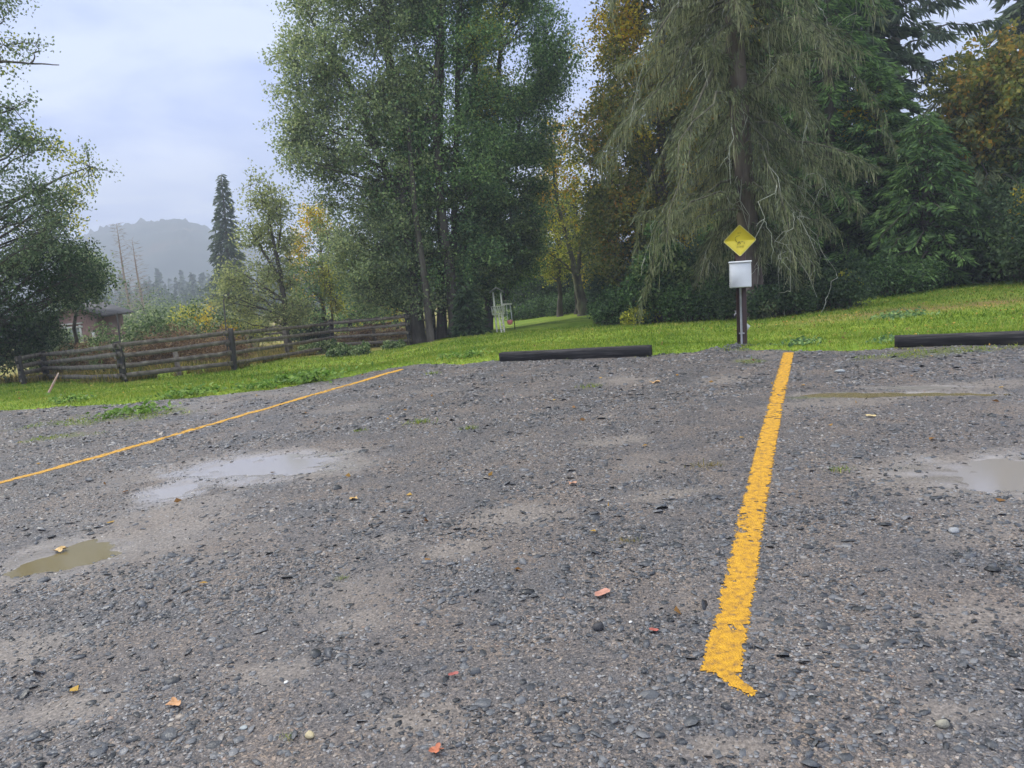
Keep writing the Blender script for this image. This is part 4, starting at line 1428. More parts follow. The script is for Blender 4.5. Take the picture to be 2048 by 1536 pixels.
# distant wood behind the meadow (one mass of small spires and crowns)
VF = []
n = 900
px_ = rs.uniform(-200, 1100, n); Yd = rs.uniform(150, 330, n)
Pd = at(px_, np.full(n, 600.0), Yd); hz_ = 4.5 + 6.5 * rs.rand(n) * (.5 + fbm(px_ * .02, Yd * .01, 210))
for j in range(n):
    b = np.array([Pd[j, 0], Pd[j, 1], gz(Pd[j, 0], Pd[j, 1]) - .3]); h = hz_[j] * (Yd[j] / 200)
    m = 110
    f = rs.rand(m) ** 1.3
    rr = (1 - f) * h * .22 + .1; a = rs.uniform(0, 6.28, m)
    P = b + np.stack([np.cos(a) * rr, np.sin(a) * rr, f * h], -1)
    VF.append(leaf_quads(P, np.full(m, h * .13), np.full(m, h * .07), .5))
V, F = merge(VF)
tag(npmesh('distant_wood', V, F, L_fir), 'hazy belt of dark trees far beyond the fenced meadow', 'wood', kind='stuff')

# ================================================================ trees on the left
tree('alder_tree', 'tall leafy tree at the left edge with a bare limb reaching out above it', 'tree', 21,
     [(-420, -300, -60), (-150, -320, -20), (20, -320, 15), (60, -320, 5), (120, -320, -10), (150, -320, 40), (185, -320, 105), (215, -320, 135), (240, -320, 150), (258, -300, 100), (285, -300, 135), (310, -300, 185), (345, -300, 205),
      (365, -300, 190), (385, -300, 120), (430, -300, 145), (480, -300, 120), (560, -300, 70)],
     [([(-105, 780), (-110, 500), (-130, 200), (-120, -200), (-130, -450)], .3, .06), ([(-125, 250), (-60, 150), (0, 122), (60, 126), (118, 130)], .06, .012), ([(62, 126), (78, 100), (77, 70)], .02, .006),
      ([(0, 122), (-10, 60), (20, 20)], .03, .006)], L_left, n_cl=135, rc=.8, sub=10, leaves=42, L=.085, W=.06, srad=.22, thick=.35, extra=(L_yelgr, .06, .5))
tree('cedar_tree', 'dense dark evergreen at the far left behind the fence', 'tree', 23,
     [(440, -150, 90), (500, -180, 150), (545, -180, 195), (600, -180, 140), (650, -180, 110), (700, -180, 60), (745, -180, 45)],
     [([(-30, 770), (-30, 600), (-20, 450)], .25, .08)], L_dark, n_cl=85, rc=.7, sub=9, leaves=60, L=.10, W=.05, srad=.22, down=.6)
tree('shrub_tree', 'small green tree with pale leaf edges beside the dark evergreen', 'tree', 27,
     [(515, 150, 180), (545, 140, 205), (580, 130, 200), (600, 110, 170)],
     [([(140, 690), (150, 620), (170, 540)], .08, .03)], L_bramble, n_cl=26, rc=.6, sub=8, leaves=40, L=.11, W=.07)

# bare conifers
def bare(name, label, px0, py0, px1, py1, D, n=90):
    b = at(px0, py0, D); t = at(px1, py1, D); b[2] = float(gz(b[0], b[1]))
    H = t[2] - b[2]
    return conifer(name, label, 'tree', b, H, H * .17, L_bare, group='leafless larches by the meadow', nbr=n, z0=.12, droop=.05, up=.35, dens=5, sl=.5, sw=.035, tr=.14, barkm=L_bare, branch_m=L_bare, hang=.15,
                   lean=((t[0] - b[0]) / H, 0))


bare('larch_tree', 'taller of the two leafless brown larches near the meadow', 262, 640, 232, 447, 62)
bare('larch_tree', 'shorter leafless brown larch standing right of the taller one', 290, 640, 264, 480, 64, 70)
b = at(462, 640, 78); b[2] = float(gz(b[0], b[1])); t = at(443, 347, 78)
conifer('fir_tree', 'tall dark blue green fir rising behind the pale round tree', 'tree', b, t[2] - b[2], 3.1, L_fir, nbr=190, z0=.1, droop=.35, up=.12, dens=34, sl=.5, sw=.13, tr=.3, prof=.8, hang=.5, lean=((t[0] - b[0]) / (t[2] - b[2]), 0))
tree('willow_tree', 'pale airy yellow green tree with a forked trunk behind the rail fence', 'tree', 32,
     [(368, 490, 555), (395, 490, 568), (430, 478, 575), (480, 475, 590), (520, 455, 595), (560, 445, 595), (600, 430, 610), (640, 450, 610)],
     [([(577, 712), (572, 640), (562, 560), (545, 480), (532, 400)], .17, .03), ([(562, 560), (525, 500), (495, 450)], .08, .02), ([(566, 600), (510, 560), (470, 540)], .06, .015), ([(556, 520), (562, 450), (560, 400)], .06, .015)],
     L_pale, n_cl=58, rc=.7, sub=8, leaves=26, L=.12, W=.08, srad=.26, thick=.4)
tree('mixed_tree', 'dark leaved tree flecked with yellow right of the pale willow', 'tree', 38,
     [(425, 610, 650), (460, 590, 680), (520, 580, 720), (580, 585, 760), (640, 590, 800)],
     [([(650, 690), (645, 600), (640, 450)], .16, .04), ([(735, 690), (730, 600), (700, 500)], .09, .02)],
     L_alder, n_cl=50, rc=.8, sub=8, leaves=32, L=.12, W=.08, extra=(L_yel, .3, .35))
tree('birch_tree', 'slim yellowing tree between the pale willow and the big cottonwood', 'tree', 34,
     [(450, 640, 670), (500, 635, 680), (560, 630, 690), (620, 630, 690)],
     [([(668, 690), (662, 600), (655, 460)], .07, .02)], L_yelgr, n_cl=16, rc=.6, sub=7, leaves=24, L=.10, W=.06, extra=(L_autumn, .5, .6))

# ================================================================ the big central group
tree('cottonwood_tree', 'huge leaning cottonwood left in the central group, bare upper limb slanting left', 'tree', 30,
     [(-260, 640, 880), (-150, 610, 900), (10, 600, 880), (60, 560, 860), (100, 566, 850), (160, 566, 850), (260, 566, 850), (315, 565, 850), (335, 600, 850), (350, 640, 850), (385, 625, 850), (430, 640, 850), (500, 650, 860), (560, 670, 860), (610, 720, 880)],
     [([(838, 690), (826, 560), (812, 430), (795, 280), (772, 60), (760, -150), (755, -420)], .30, .08), ([(812, 430), (760, 320), (730, 240), (695, 160), (655, 100), (612, 20)], .17, .03), ([(752, 305), (720, 262), (680, 256), (640, 275)], .08, .02),
      ([(806, 380), (860, 240), (880, 80), (885, -200)], .18, .04), ([(815, 470), (750, 500), (700, 540)], .09, .02)],
     L_cotton, n_cl=175, rc=.95, sub=11, leaves=58, L=.105, W=.08, srad=.28, thick=.35)
tree('alder_tree', 'tall straight alder in the middle of the central group', 'tree', 31,
     [(-260, 840, 1000), (0, 820, 1010), (200, 800, 1010), (400, 770, 1010), (520, 760, 1010), (570, 780, 960), (630, 820, 930)],
     [([(884, 680), (880, 400), (885, 0), (885, -420)], .19, .05), ([(905, 680), (910, 400), (920, 0), (925, -420)], .17, .05)], L_alder, n_cl=130, rc=.95, sub=11, leaves=56, L=.11, W=.08, srad=.28, extra=(L_yelgr, .05, .5))
tree('alder_tree', 'slender trunked alder at the right side of the central group', 'tree', 33,
     [(-260, 920, 1060), (-100, 930, 1100), (0, 930, 1110), (90, 930, 1135), (130, 930, 1150), (180, 930, 1130), (250, 930, 1115), (310, 930, 1090), (420, 930, 1090), (520, 920, 1080), (560, 920, 1050), (585, 920, 970)],
     [([(935, 672), (945, 400), (955, 0), (960, -420)], .2, .05), ([(975, 665), (985, 400), (1000, 100), (1010, -300)], .18, .05), ([(1010, 600), (1030, 350), (1050, 150)], .08, .02)], L_alder, n_cl=165, rc=.95, sub=11, leaves=54, L=.11, W=.08, srad=.28)
tree('vine_maple', 'low spreading bright green vine maple under the tall central trees', 'tree', 31.5,
     [(300, 860, 960), (380, 800, 1030), (450, 730, 1050), (500, 705, 1065), (545, 700, 1060), (570, 720, 1000), (600, 760, 955), (618, 830, 945)],
     [([(868, 690), (860, 600), (820, 520)], .09, .02), ([(900, 680), (905, 600), (930, 500)], .1, .02), ([(925, 675), (940, 600), (1000, 540)], .07, .02), ([(845, 690), (820, 620), (760, 560)], .06, .02)],
     L_maple, n_cl=120, rc=.85, sub=11, leaves=48, L=.11, W=.08, srad=.28, flatb=.25, down=.15, thick=.3)
for (px_, py_, D_, r_, lb) in ((862, 690, 29, .14, 'thin dark trunk nearest the end of the rail fence'), (912, 676, 30, .22, 'thick dark trunk standing beside the small dark spruce'), (885, 684, 33, .1, 'slim dark trunk between two thicker ones under the vine maple')):
    b = at(px_, py_, D_); b[2] = float(gz(b[0], b[1]))
    r0 = empty('tree', b, lb, 'tree', 'trunks under the central crowns')
    MB().tube([(0, 0, -.2), (.05, 0, 2), (-.05, .1, 5), (.1, 0, 9)], [r_ * 1.2, r_, r_ * .8, r_ * .45], 9).build('trunk', bark, r0, True)
    q = rs.normal(0, 1, (900, 3)) * np.array([1.3, 1.3, 1.6]) + np.array([0, 0, 7.5])
    V, F = leaf_quads(q, np.full(900, .12), np.full(900, .08), .3)
    npmesh('crown', V, F, L_alder, r0)
b = ground(940, 672)
conifer('spruce_tree', 'small dark young spruce left of the play tower', 'tree', b, 100 / FPX * b[1], 34 / FPX * b[1], L_dark, nbr=110, z0=.03, droop=.25, up=.1, dens=60, sl=.22, sw=.07, tr=.05, prof=.6)

# ================================================================ the gap: yellow maples and the forked bare trunk
tree('maple_tree', 'yellow and orange maple glowing in the gap between the tree groups', 'tree', 39,
     [(250, 1100, 1140), (320, 1085, 1165), (380, 1070, 1190), (440, 1060, 1200), (500, 1062, 1200), (550, 1070, 1190)],
     [([(1120, 635), (1120, 500), (1110, 300)], .14, .03), ([(1150, 635), (1160, 500), (1150, 380)], .1, .03)], L_yel, n_cl=60, rc=.85, sub=8, leaves=26, L=.14, W=.10, thick=.5, extra=(L_yelgr, .45, .4))
tree('forked_maple', 'old dark trunk forking into pale bare limbs at the lawn edge', 'tree', 35,
     [(400, 1080, 1150), (440, 1070, 1190), (500, 1080, 1200), (545, 1085, 1200)],
     [([(1168, 634), (1162, 590), (1152, 548)], .27, .20), ([(1152, 548), (1138, 490), (1118, 420), (1105, 340), (1098, 250)], .13, .03), ([(1154, 550), (1160, 510), (1165, 470), (1182, 420)], .12, .03), ([(1153, 552), (1125, 525), (1095, 505)], .07, .02)],
     L_yelgr, n_cl=20, rc=.6, sub=7, leaves=18, L=.11, W=.08, barkm=bark_moss, extra=(L_maple, .4, .5))
tree('understory_tree', 'dark shaded trees behind the play tower closing the gap', 'tree', 50,
     [(480, 1000, 1180), (540, 990, 1230), (600, 1000, 1230)], [([(1060, 640), (1060, 500)], .12, .05), ([(1100, 640), (1095, 500)], .12, .05), ([(1200, 640), (1200, 500)], .12, .05)],
     L_dark, n_cl=55, rc=1.1, sub=8, leaves=34, L=.16, W=.1, thick=.5)

# ================================================================ right hand wood
tree('bigleaf_maple', 'broad olive and rust autumn maple left of the mossy spruce', 'tree', 29,
     [(-420, 1290, 1480), (-100, 1260, 1480), (0, 1225, 1480), (60, 1205, 1480), (130, 1195, 1470), (210, 1180, 1450), (290, 1155, 1440), (370, 1150, 1430), (450, 1170, 1400), (560, 1180, 1370)],
     [([(1330, 650), (1330, 450), (1320, 200), (1330, -200)], .3, .06), ([(1325, 400), (1270, 250), (1240, 120)], .12, .02), ([(1328, 480), (1240, 380), (1190, 320)], .1, .02)],
     L_autumn, n_cl=190, rc=.95, sub=11, leaves=52, L=.12, W=.09, srad=.28, thick=.35, extra=(L_yel, .15, .5))
b = ground(1503, 636)
sp_lean = (-.012, 0)
conifer('mossy_spruce', 'tall old spruce draped in pale hanging moss behind the sign post', 'tree', b, 25, 3.7, L_olive, nbr=400, z0=.085, droop=.62, up=.10, dens=95, sl=.20, sw=.034, tr=.28, barkm=bark_red, prof=.12, hang=.9, wild=.75, dead=260,
        azgap=(math.atan2(-b[1], -b[0]), .35, .28), strand=40, strand_m=L_mosspale, branch_m=bark_moss, lean=sp_lean)
# shrubs at its feet
bush('salmonberry_bush', 'tall green leafy bush left of the sign post', 'bush', ground(1320, 645), (1.15, .9, 3.0), L_ivy, n=9000, L=.12, W=.09, clumps=60, extra=(L_maple, .3))
bush('ivy_bush', 'dark ivy covered mound left of the yellow green bush', 'bush', ground(1222, 650), (.75, .8, 1.15), L_ivy, n=5000, L=.08, W=.06, clumps=40)
bush('yellow_bush', 'low yellow green bush at the lawn edge left of the sign post', 'bush', ground(1285, 650), (.62, .5, .75), L_yelgr, n=3200, L=.07, W=.055, clumps=30, extra=(L_ivy, .3))
bush('evergreen_bush', 'dark evergreen bush between the yellow green bush and the post', 'bush', ground(1390, 642), (1.0, .8, 1.5), L_ivy, n=6000, L=.09, W=.06, clumps=45)
bush('evergreen_bush', 'low dark bush under the spruce just left of the post', 'bush', ground(1450, 638), (.8, .8, 1.0), L_dark, n=5000, L=.09, W=.055, clumps=40)
bush('evergreen_bush', 'low dark bush under the spruce just right of the post', 'bush', ground(1560, 632), (1.2, .8, .85), L_dark, n=5500, L=.09, W=.055, clumps=45, extra=(L_olive, .2))
bush('evergreen_bush', 'dark bush flecked with yellow leaves at the lawn corner right of the spruce', 'bush', ground(1690, 615), (.9, .8, 1.2), L_dark, n=5000, L=.09, W=.055, clumps=45, extra=(L_yelgr, .07))
bush('evergreen_bush', 'wide dark bush in the shade along the right lawn', 'bush', ground(1790, 588), (1.7, .9, 1.1), L_ivy, n=7000, L=.09, W=.06, clumps=60)
bush('evergreen_bush', 'dark bush near the right edge under the orange trees', 'bush', ground(1950, 565), (1.9, .9, 1.3), L_dark, n=7000, L=.09, W=.06, clumps=60)
bush('ivy_bush', 'low ivy hedge at the far end of the lawn beyond the play tower', 'bush', ground(1090, 632), (2.6, 1.2, 1.1), L_ivy, n=7000, L=.11, W=.08, clumps=70)
bush('dark_bush', 'dark bush added right behind the play tower to darken the bright gap', 'bush', (*at(1005, 600, 56)[:2], float(gz(*at(1005, 600, 56)[:2]))), (3.5, 1.5, 4.5), L_dark, n=8000, L=.16, W=.1, clumps=70)  # added bush, there to make the bright gap behind the tower dark
bush('ivy_bush', 'ivy bank behind the forked bare trunk', 'bush', ground(1150, 625), (1.9, 1.3, 1.3), L_ivy, n=5000, L=.11, W=.08, clumps=50)

# hemlocks
def hem(pxb, Db, H, Rb, label, lm, name='hemlock_tree', grp='hemlocks in the right hand wood', **k):
    b = at(pxb, 560, Db); b[2] = float(gz(b[0], b[1]))
    d = dict(nbr=150, z0=.04, droop=.45, up=.25, dens=75, sl=.24, sw=.055, tr=.2, prof=.6, hang=.45)
    d.update(k)
    return conifer(name, label, 'tree', b, H, Rb, lm, group=grp, **d)


hem(1668, 26, 17, 3.0, 'dark trunked hemlock immediately right of the mossy spruce', L_hem, nbr=200, sl=.28)
hem(1760, 25, 7.0, 2.8, 'low bright green hemlock with layered boughs right of the spruce', L_hem, nbr=150, droop=.30, up=.22, dens=95)
hem(1795, 37, 24, 5.2, 'tall fir whose long boughs reach out against the sky', L_fir, name='fir_tree', nbr=80, z0=.33, droop=.22, up=.26, dens=30, sl=.6, sw=.10, hang=1.2, prof=.42, tr=.3)
hem(1955, 24.5, 6.6, 3.8, 'wide grey green hemlock with drooping layered boughs at the right', L_hemg, nbr=75, z0=.22, droop=.36, up=.22, dens=50, prof=.5, hang=.8, tr=.28, sl=.30, sw=.05)
hem(1850, 23, 5.2, 2.6, 'short dark hemlock in the shade at the lawn corner', L_hem, nbr=130)
hem(2080, 24, 7, 3.2, 'dark hemlock cut by the right edge of the view', L_hem, nbr=150)
hem(2120, 42, 24, 6, 'grey misty fir in the top right corner', L_fir, name='fir_tree', nbr=150, sl=.7, sw=.22, z0=.2)
hem(1560, 33, 22, 3.6, 'tall hemlock standing behind the mossy spruce', L_hem, nbr=210, sl=.4, sw=.09)
tree('orange_maple', 'orange and rust autumn maple at the right edge of the wood', 'tree', 24.5,
     [(100, 1960, 2250), (150, 1900, 2250), (220, 1880, 2250), (300, 1900, 2250), (380, 1930, 2250), (440, 1990, 2250)],
     [([(2010, 600), (2010, 400), (2000, 200)], .22, .05)], L_orange, n_cl=120, rc=.9, sub=9, leaves=40, L=.15, W=.11, thick=.3, extra=(L_autumn, .7, .4))
tree('yellow_maple', 'small yellow leaved maple showing through the hemlock boughs', 'tree', 25.6,
     [(180, 1735, 1765), (240, 1690, 1760), (300, 1745, 1790), (340, 1745, 1790)],
     [([(1775, 600), (1770, 400), (1735, 220)], .09, .02)], L_yel, n_cl=11, rc=.55, sub=7, leaves=20, L=.12, W=.09, extra=(L_autumn, .35, .6))
tree('yellow_maple', 'yellow and orange understory maple low at the right edge', 'tree', 21,
     [(390, 1990, 2100), (430, 1980, 2100), (480, 1990, 2100)], [([(2040, 570), (2040, 420)], .08, .02)], L_yel, n_cl=12, rc=.5, sub=6, leaves=20, L=.10, W=.07, extra=(L_dark, .4, .6))

# darker trees deeper in the wood: copies of three kinds
def deep(kind, spots, labels, grp):
    src = kind
    for (pxb, Db, sc, ang), lb in zip(spots, labels):
        o = copy_tree(src)
        b = at(pxb, 560, Db)
        o.location = (b[0], b[1], float(gz(b[0], b[1])))
        o.scale = (sc, sc, sc); o.rotation_euler = (0, 0, ang)
        o['label'] = lb; o['group'] = grp


b = at(1390, 560, 44); b[2] = float(gz(b[0], b[1]))
dk = conifer('hemlock_tree', 'dark hemlock deep in the wood behind the autumn maple', 'tree', b, 17, 4.0, L_dark, group='dark hemlocks deep in the wood', nbr=150, z0=.03, droop=.4, up=.15, dens=34, sl=.6, sw=.22, tr=.25, prof=.6)
deep(dk, [(1300, 40, .55, 1), (1440, 40, 1.05, 2), (1530, 46, 1.15, 3), (1620, 38, .75, 4), (1725, 36, .98, 5), (1780, 40, .50, .5), (1870, 36, .42, 1.5), (1950, 38, .45, 2.5), (2040, 34, .40, 3.5), (2120, 40, .5, 4.5), (1040, 62, .5, .7), (1150, 60, .5, 1.7), (1210, 56, .5, 5.2)],
     ['dark hemlock behind the olive maple crown', 'dark hemlock just behind the mossy spruce on its left', 'tallest dark hemlock right behind the sign post', 'dark hemlock in shade right of the spruce trunk',
      'dark hemlock behind the low layered boughs', 'dark hemlock behind the tall fir trunk', 'short dark hemlock behind the lawn corner', 'dark hemlock behind the grey green hemlock', 'dark hemlock behind the low yellow maple',
      'dark hemlock at the right edge behind the orange maple', 'dark conifer beyond the play tower', 'dark conifer behind the forked bare trunk', 'tall dark conifer in the gap behind the yellow maple'], 'dark hemlocks deep in the wood')
# dark understory shrubs filling the wood's edge
ub = bush('understory_bush', 'dark undergrowth below the olive maple', 'bush', ground(1360, 630), (1.8, 1.2, 2.6), L_dark, n=8000, L=.12, W=.08, clumps=60, group='undergrowth at the wood edge')
deep(ub, [(1240, 31, 1.0, 1), (1450, 27, 1.0, 2), (1570, 26, .95, 3), (1660, 27, 1.1, 4), (1730, 26.5, 1.2, 5), (1830, 25, 1.15, 6), (1920, 24, 1.1, 2.2), (2020, 22, 1.1, 3.3), (2090, 20, 1.0, 4.4), (1100, 47, 1.6, 1.2), (1190, 45, 1.5, 2.1)],
     ['dark undergrowth behind the ivy mound', 'dark undergrowth behind the spruce trunk on the left', 'dark undergrowth behind the spruce trunk on the right', 'dark undergrowth below the dark trunked hemlock', 'dark undergrowth under the low layered hemlock',
      'dark undergrowth at the lawn corner', 'dark undergrowth under the grey green hemlock', 'dark undergrowth below the low yellow maple', 'dark undergrowth cut by the right edge', 'dark undergrowth beyond the ivy hedge', 'dark undergrowth left of the forked trunk far back'],
     'undergrowth at the wood edge')

# ================================================================ rail fence and paddock
def wpt(px, py): return ground(px, py)


FP = [(48, 768), (95, 762), (250, 766), (360, 752), (470, 741), (577, 716), (668, 702), (752, 694), (820, 690), (850, 671)]
FTOP = [712, 703, 683, 695, 657, 655, 640, 652, 627, 628]
FKIND = ['post', 'post', 'post', 'stake', 'post', 'stake', 'post', 'stake', 'post', 'post']
fw = [wpt(*p) for p in FP]


def fence_run(name, label, pts, kinds, heights, rails, rw=.11, post_r=.085, sag=.012, mats=(wood_dark, wood_old)):
    base = np.array(pts[0])
    root = empty(name, base, label, 'fence')
    for p, k, h in zip(pts, kinds, heights):
        q = np.array(p) - base
        lean = rs.normal(0, .035, 2)
        if k == 'post':
            m_ = MB(); n_ = 7
            zs = np.linspace(-.2, h, n_)
            P = np.stack([q[0] + lean[0] * zs, q[1] + lean[1] * zs, q[2] + zs], -1); P[:, :2] += rs.normal(0, .006, (n_, 2))
            m_.tube(P, post_r * rs.uniform(.85, 1.15, n_), 9)
            m_.build('post', mats[0], root)
        else:
            m_ = MB(); m_.box((q[0], q[1] - .05, q[2] + h / 2), (.13, .04, h), rz(rs.normal(0, .1)), bev=.006, jit=.004)
            m_.build('stake', mats[1], root)
    # rails run between consecutive full posts
    ip = [i for i, k in enumerate(kinds) if k == 'post']
    for a, b in zip(ip[:-1], ip[1:]):
        for rh in rails:
            p0 = np.array(pts[a]) - base + np.array([0, -.07, rh * heights[a] + rs.normal(0, .02)]); p1 = np.array(pts[b]) - base + np.array([0, -.07, rh * heights[b] + rs.normal(0, .02)])
            n_ = 14
            t = np.linspace(-.03, 1.03, n_)[:, None]
            C = p0 + (p1 - p0) * t
            C[:, 2] -= sag * np.sin(t[:, 0] * math.pi) * rs.uniform(.2, 1.4)
            C[:, 2] += rs.normal(0, .005, n_)
            d = p1 - p0; d = d / np.linalg.norm(d); nn = np.array([-d[1], d[0], 0]); up = np.array([0, 0, 1.])
            V = []
            for i in range(n_):
                w2 = rw / 2 * rs.uniform(.93, 1.07); t2 = .018
                V += [C[i] - nn * t2 - up * w2, C[i] - nn * t2 + up * w2, C[i] + nn * t2 + up * w2, C[i] + nn * t2 - up * w2]
            F = [(i * 4 + j, i * 4 + (j + 1) % 4, i * 4 + 4 + (j + 1) % 4, i * 4 + 4 + j) for i in range(n_ - 1) for j in range(4)] + [(0, 1, 2, 3), ((n_ - 1) * 4 + 3, (n_ - 1) * 4 + 2, (n_ - 1) * 4 + 1, (n_ - 1) * 4)]
            m_ = MB(); m_.add(np.array(V), np.array(F)); m_.build('rail', mats[1], root)
    return root


def ph(p, pytop):
    """height of a post standing at p whose top shows at that picture height"""
    y = p[1]
    # solve along vertical line
    lo, hi = .2, 3.0
    for _ in range(30):
        mid = (lo + hi) / 2
        v = CM.T @ (np.array([p[0], p[1], p[2] + mid]) - np.array([0, 0, CAMZ]))
        py = 768 - v[1] / -v[2] * FPX
        if py < pytop: hi = mid
        else: lo = mid
    return mid


hts = [ph(fw[i], FTOP[i]) for i in range(len(FP))]
fa = fence_run('rail_fence', 'old mossy wooden rail fence with dark posts along the far side of the lawn', fw, FKIND, hts, (.17, .42, .66, .90), rw=.115, post_r=.085)
far_px = [(850, 671), (792, 662), (690, 668), (590, 672), (480, 684)]
fb = [wpt(*p) for p in far_px]
fb2 = [at(px_, 600, d_) for px_, d_ in ((862, 31), (788, 38), (693, 37), (610, 39), (490, 40), (400, 42))]
for q in fb2: q[2] = float(gz(q[0], q[1]))
fence_run('rail_fence', 'back rail fence closing the far side of the small paddock', fb2, ['post', 'post', 'post', 'stake', 'post', 'post'], [1.35, 1.3, 1.3, 1.2, 1.25, 1.2], (.35, .64, .92), rw=.11, post_r=.085)
# thin metal rods standing beside two posts
for px0, py0, px1, py1, lb in ((245, 690, 234, 625, 'thin dark metal rod rising from the tallest left fence post'), (456, 665, 447, 598, 'thin dark metal rod rising from the fence post below the fir')):
    D_ = fw[2][1] + .12 if px0 == 245 else fw[4][1] + .12
    a_ = at(px0, py0 + 40, D_); b_ = at(px1, py1, D_)
    m_ = MB().tube([(0, 0, 0), (b_[0] - a_[0], b_[1] - a_[1], b_[2] - a_[2])], [.02, .018], 6)
    o = m_.build('metal_rod', wood_dark); o.location = a_
    tag(o, lb, 'metal rod')
# leaning red and white stick
a_ = wpt(97, 788); a_ = at(97, 786, a_[1]); b_ = at(117, 746, a_[1] - .1)
stick_m = mat('red_tipped_stick', [(0.3, (.45, .10, .07)), (0.6, (.62, .48, .40))], scale=2.2, rough=.7)
m_ = MB().tube([(0, 0, 0), (b_ - a_) * .5 + np.array([.01, 0, 0]), b_ - a_], [.022, .026, .012], 7)
o = m_.build('stick', stick_m); o.location = a_; tag(o, 'pale stick with reddish ends leaning by the left fence post', 'stick')

# shed far behind the fence
sh_m = mat('red_board_wall', [(0.3, (.17, .10, .085)), (0.7, (.28, .18, .15))], scale=5, rough=.8, stretch=(6, 6, .6))
wh_m = mat('white_trim', [(0.3, (.45, .46, .42)), (0.7, (.62, .63, .58))], scale=5, rough=.6)
rf_m = mat('dark_roof', [(0.3, (.04, .04, .045)), (0.7, (.085, .08, .08))], scale=3, rough=.8)
cur_m = mat('grey_pane', [(0.3, (.12, .15, .13)), (0.7, (.30, .33, .29))], scale=6, rough=.3)
c = at(188, 690, 36); gzs = float(gz(c[0], c[1])); tp = at(178, 647, 36)
sz_ = tp[2]
root = empty('shed', (c[0], c[1], gzs), 'small reddish shed with a white framed window half hidden left of the brambles', 'shed')
zt = at(190, 628, 36)[2] - gzs
MB().box((0, 0, zt / 2), (2.0, 2.4, zt)).build('wall', sh_m, root)
w_c = at(176, 666, 36) - np.array([c[0], c[1], gzs]); hw_ = 15 / FPX * 36; hh_ = 15 / FPX * 36
win = MB()
for s in (-1, 1): win.box((w_c[0] + s * hw_, -1.22, w_c[2]), (.09, .05, 2 * hh_ + .2))
win.box((w_c[0], -1.222, w_c[2] + hh_), (2 * hw_ + .25, .06, .09)).box((w_c[0], -1.222, w_c[2] + hh_ + .17), (2 * hw_ + .3, .07, .06))
wo = win.build('window_frame', wh_m, root)
MB().box((w_c[0], -1.206, w_c[2] - .02), (2 * hw_ - .09, .02, 2 * hh_ - .05)).build('pane', cur_m, wo)
MB().box((.75, -1.22, w_c[2] - .1), (.12, .05, .35)).build('post_panel', wh_m, root)
rt = MB()
for s in (-1, 1):
    rt.box((s * .72, 0, zt + .22), (1.65, 2.9, .09), np.array([[math.cos(s * .42), 0, math.sin(s * .42)], [0, 1, 0], [-math.sin(s * .42), 0, math.cos(s * .42)]]))
rt.build('roof', rf_m, root)
g_ = MB(); g_.f[3].append(np.array([(0, 1, 2), (3, 5, 4)])); g_.f[4].append(np.array([(0, 3, 4, 1), (1, 4, 5, 2), (2, 5, 3, 0)])); g_.v.append(np.array([(-1, -1.19, zt), (1, -1.19, zt), (0, -1.19, zt + .45), (-1, 1.19, zt), (1, 1.19, zt), (0, 1.19, zt + .45)])); g_.n = 6
g_.build('gable', sh_m, root)

# brambles, brown ferns, paddock growth
def bl(px, D_):
    b = at(px, 600, D_); b[2] = float(gz(b[0], b[1])); return b


bush('bramble', 'bramble mound with pale edged leaves behind the left fence', 'bush', bl(305, 29), (1.7, 1.0, 2.35), L_bramble, n=6500, L=.12, W=.085, clumps=55)
bush('bramble', 'bramble mound turning yellow and orange above the left fence', 'bush', bl(405, 31), (1.5, 1.0, 2.3), L_bramble, n=5500, L=.12, W=.085, clumps=45, extra=(L_yel, .4))
bush('bramble', 'low bramble tangle in front of the small shed', 'bush', bl(190, 28), (1.2, .7, 1.85), L_bramble, n=2600, L=.11, W=.08, clumps=30)
bush('autumn_bush', 'round orange yellow bush behind the brambles', 'bush', bl(370, 40), (1.5, 1.2, 3.3), L_yelgr, n=5000, L=.13, W=.09, clumps=40, extra=(L_yel, .5))
bush('willow_bush', 'yellow green bush beneath the pale round tree', 'bush', bl(490, 40), (1.5, 1.2, 2.5), L_pale, n=5000, L=.12, W=.07, clumps=40, extra=(L_yelgr, .4))
bush('green_bush', 'green bush sheltering the shed on its left', 'bush', bl(85, 30), (1.1, 1.0, 2.4), L_left, n=6000, L=.12, W=.08, clumps=45)
bush('green_bush', 'green bush behind the larches', 'bush', bl(265, 48), (3.2, 1.4, 4.2), L_left, n=7000, L=.15, W=.1, clumps=60)
bush('green_bush', 'dull green bush row behind the meadow under the hill', 'bush', bl(350, 70), (6, 2, 4.5), L_left, n=8000, L=.2, W=.13, clumps=70)
bush('dark_bush', 'dark bush behind the fence below the mixed tree', 'bush', bl(605, 38), (1.3, 1, 2.2), L_dark, n=4500, L=.12, W=.08, clumps=40)
bush('green_bush', 'green bush under the birch behind the paddock', 'bush', bl(745, 44), (3.2, 1.5, 3.2), L_alder, n=7000, L=.14, W=.09, clumps=60, extra=(L_yelgr, .3))
bush('fern_bank', 'brown dead ferns behind the fence between the two left posts', 'ferns', bl(330, 25), (2.0, .7, 1.25), L_fern, n=6000, L=.16, W=.03, clumps=60, stem_m=L_bare)
bush('fern_bank', 'brown dead ferns behind the far left of the fence', 'ferns', bl(160, 25), (2.0, .8, .95), L_fern, n=6000, L=.16, W=.03, clumps=60, stem_m=L_bare, extra=(L_bramble, .25))
bush('fern_bank', 'brown dead ferns left of the tall round topped post', 'ferns', bl(430, 26), (1.0, .6, 1.35), L_fern, n=3500, L=.15, W=.03, clumps=40, stem_m=L_bare)
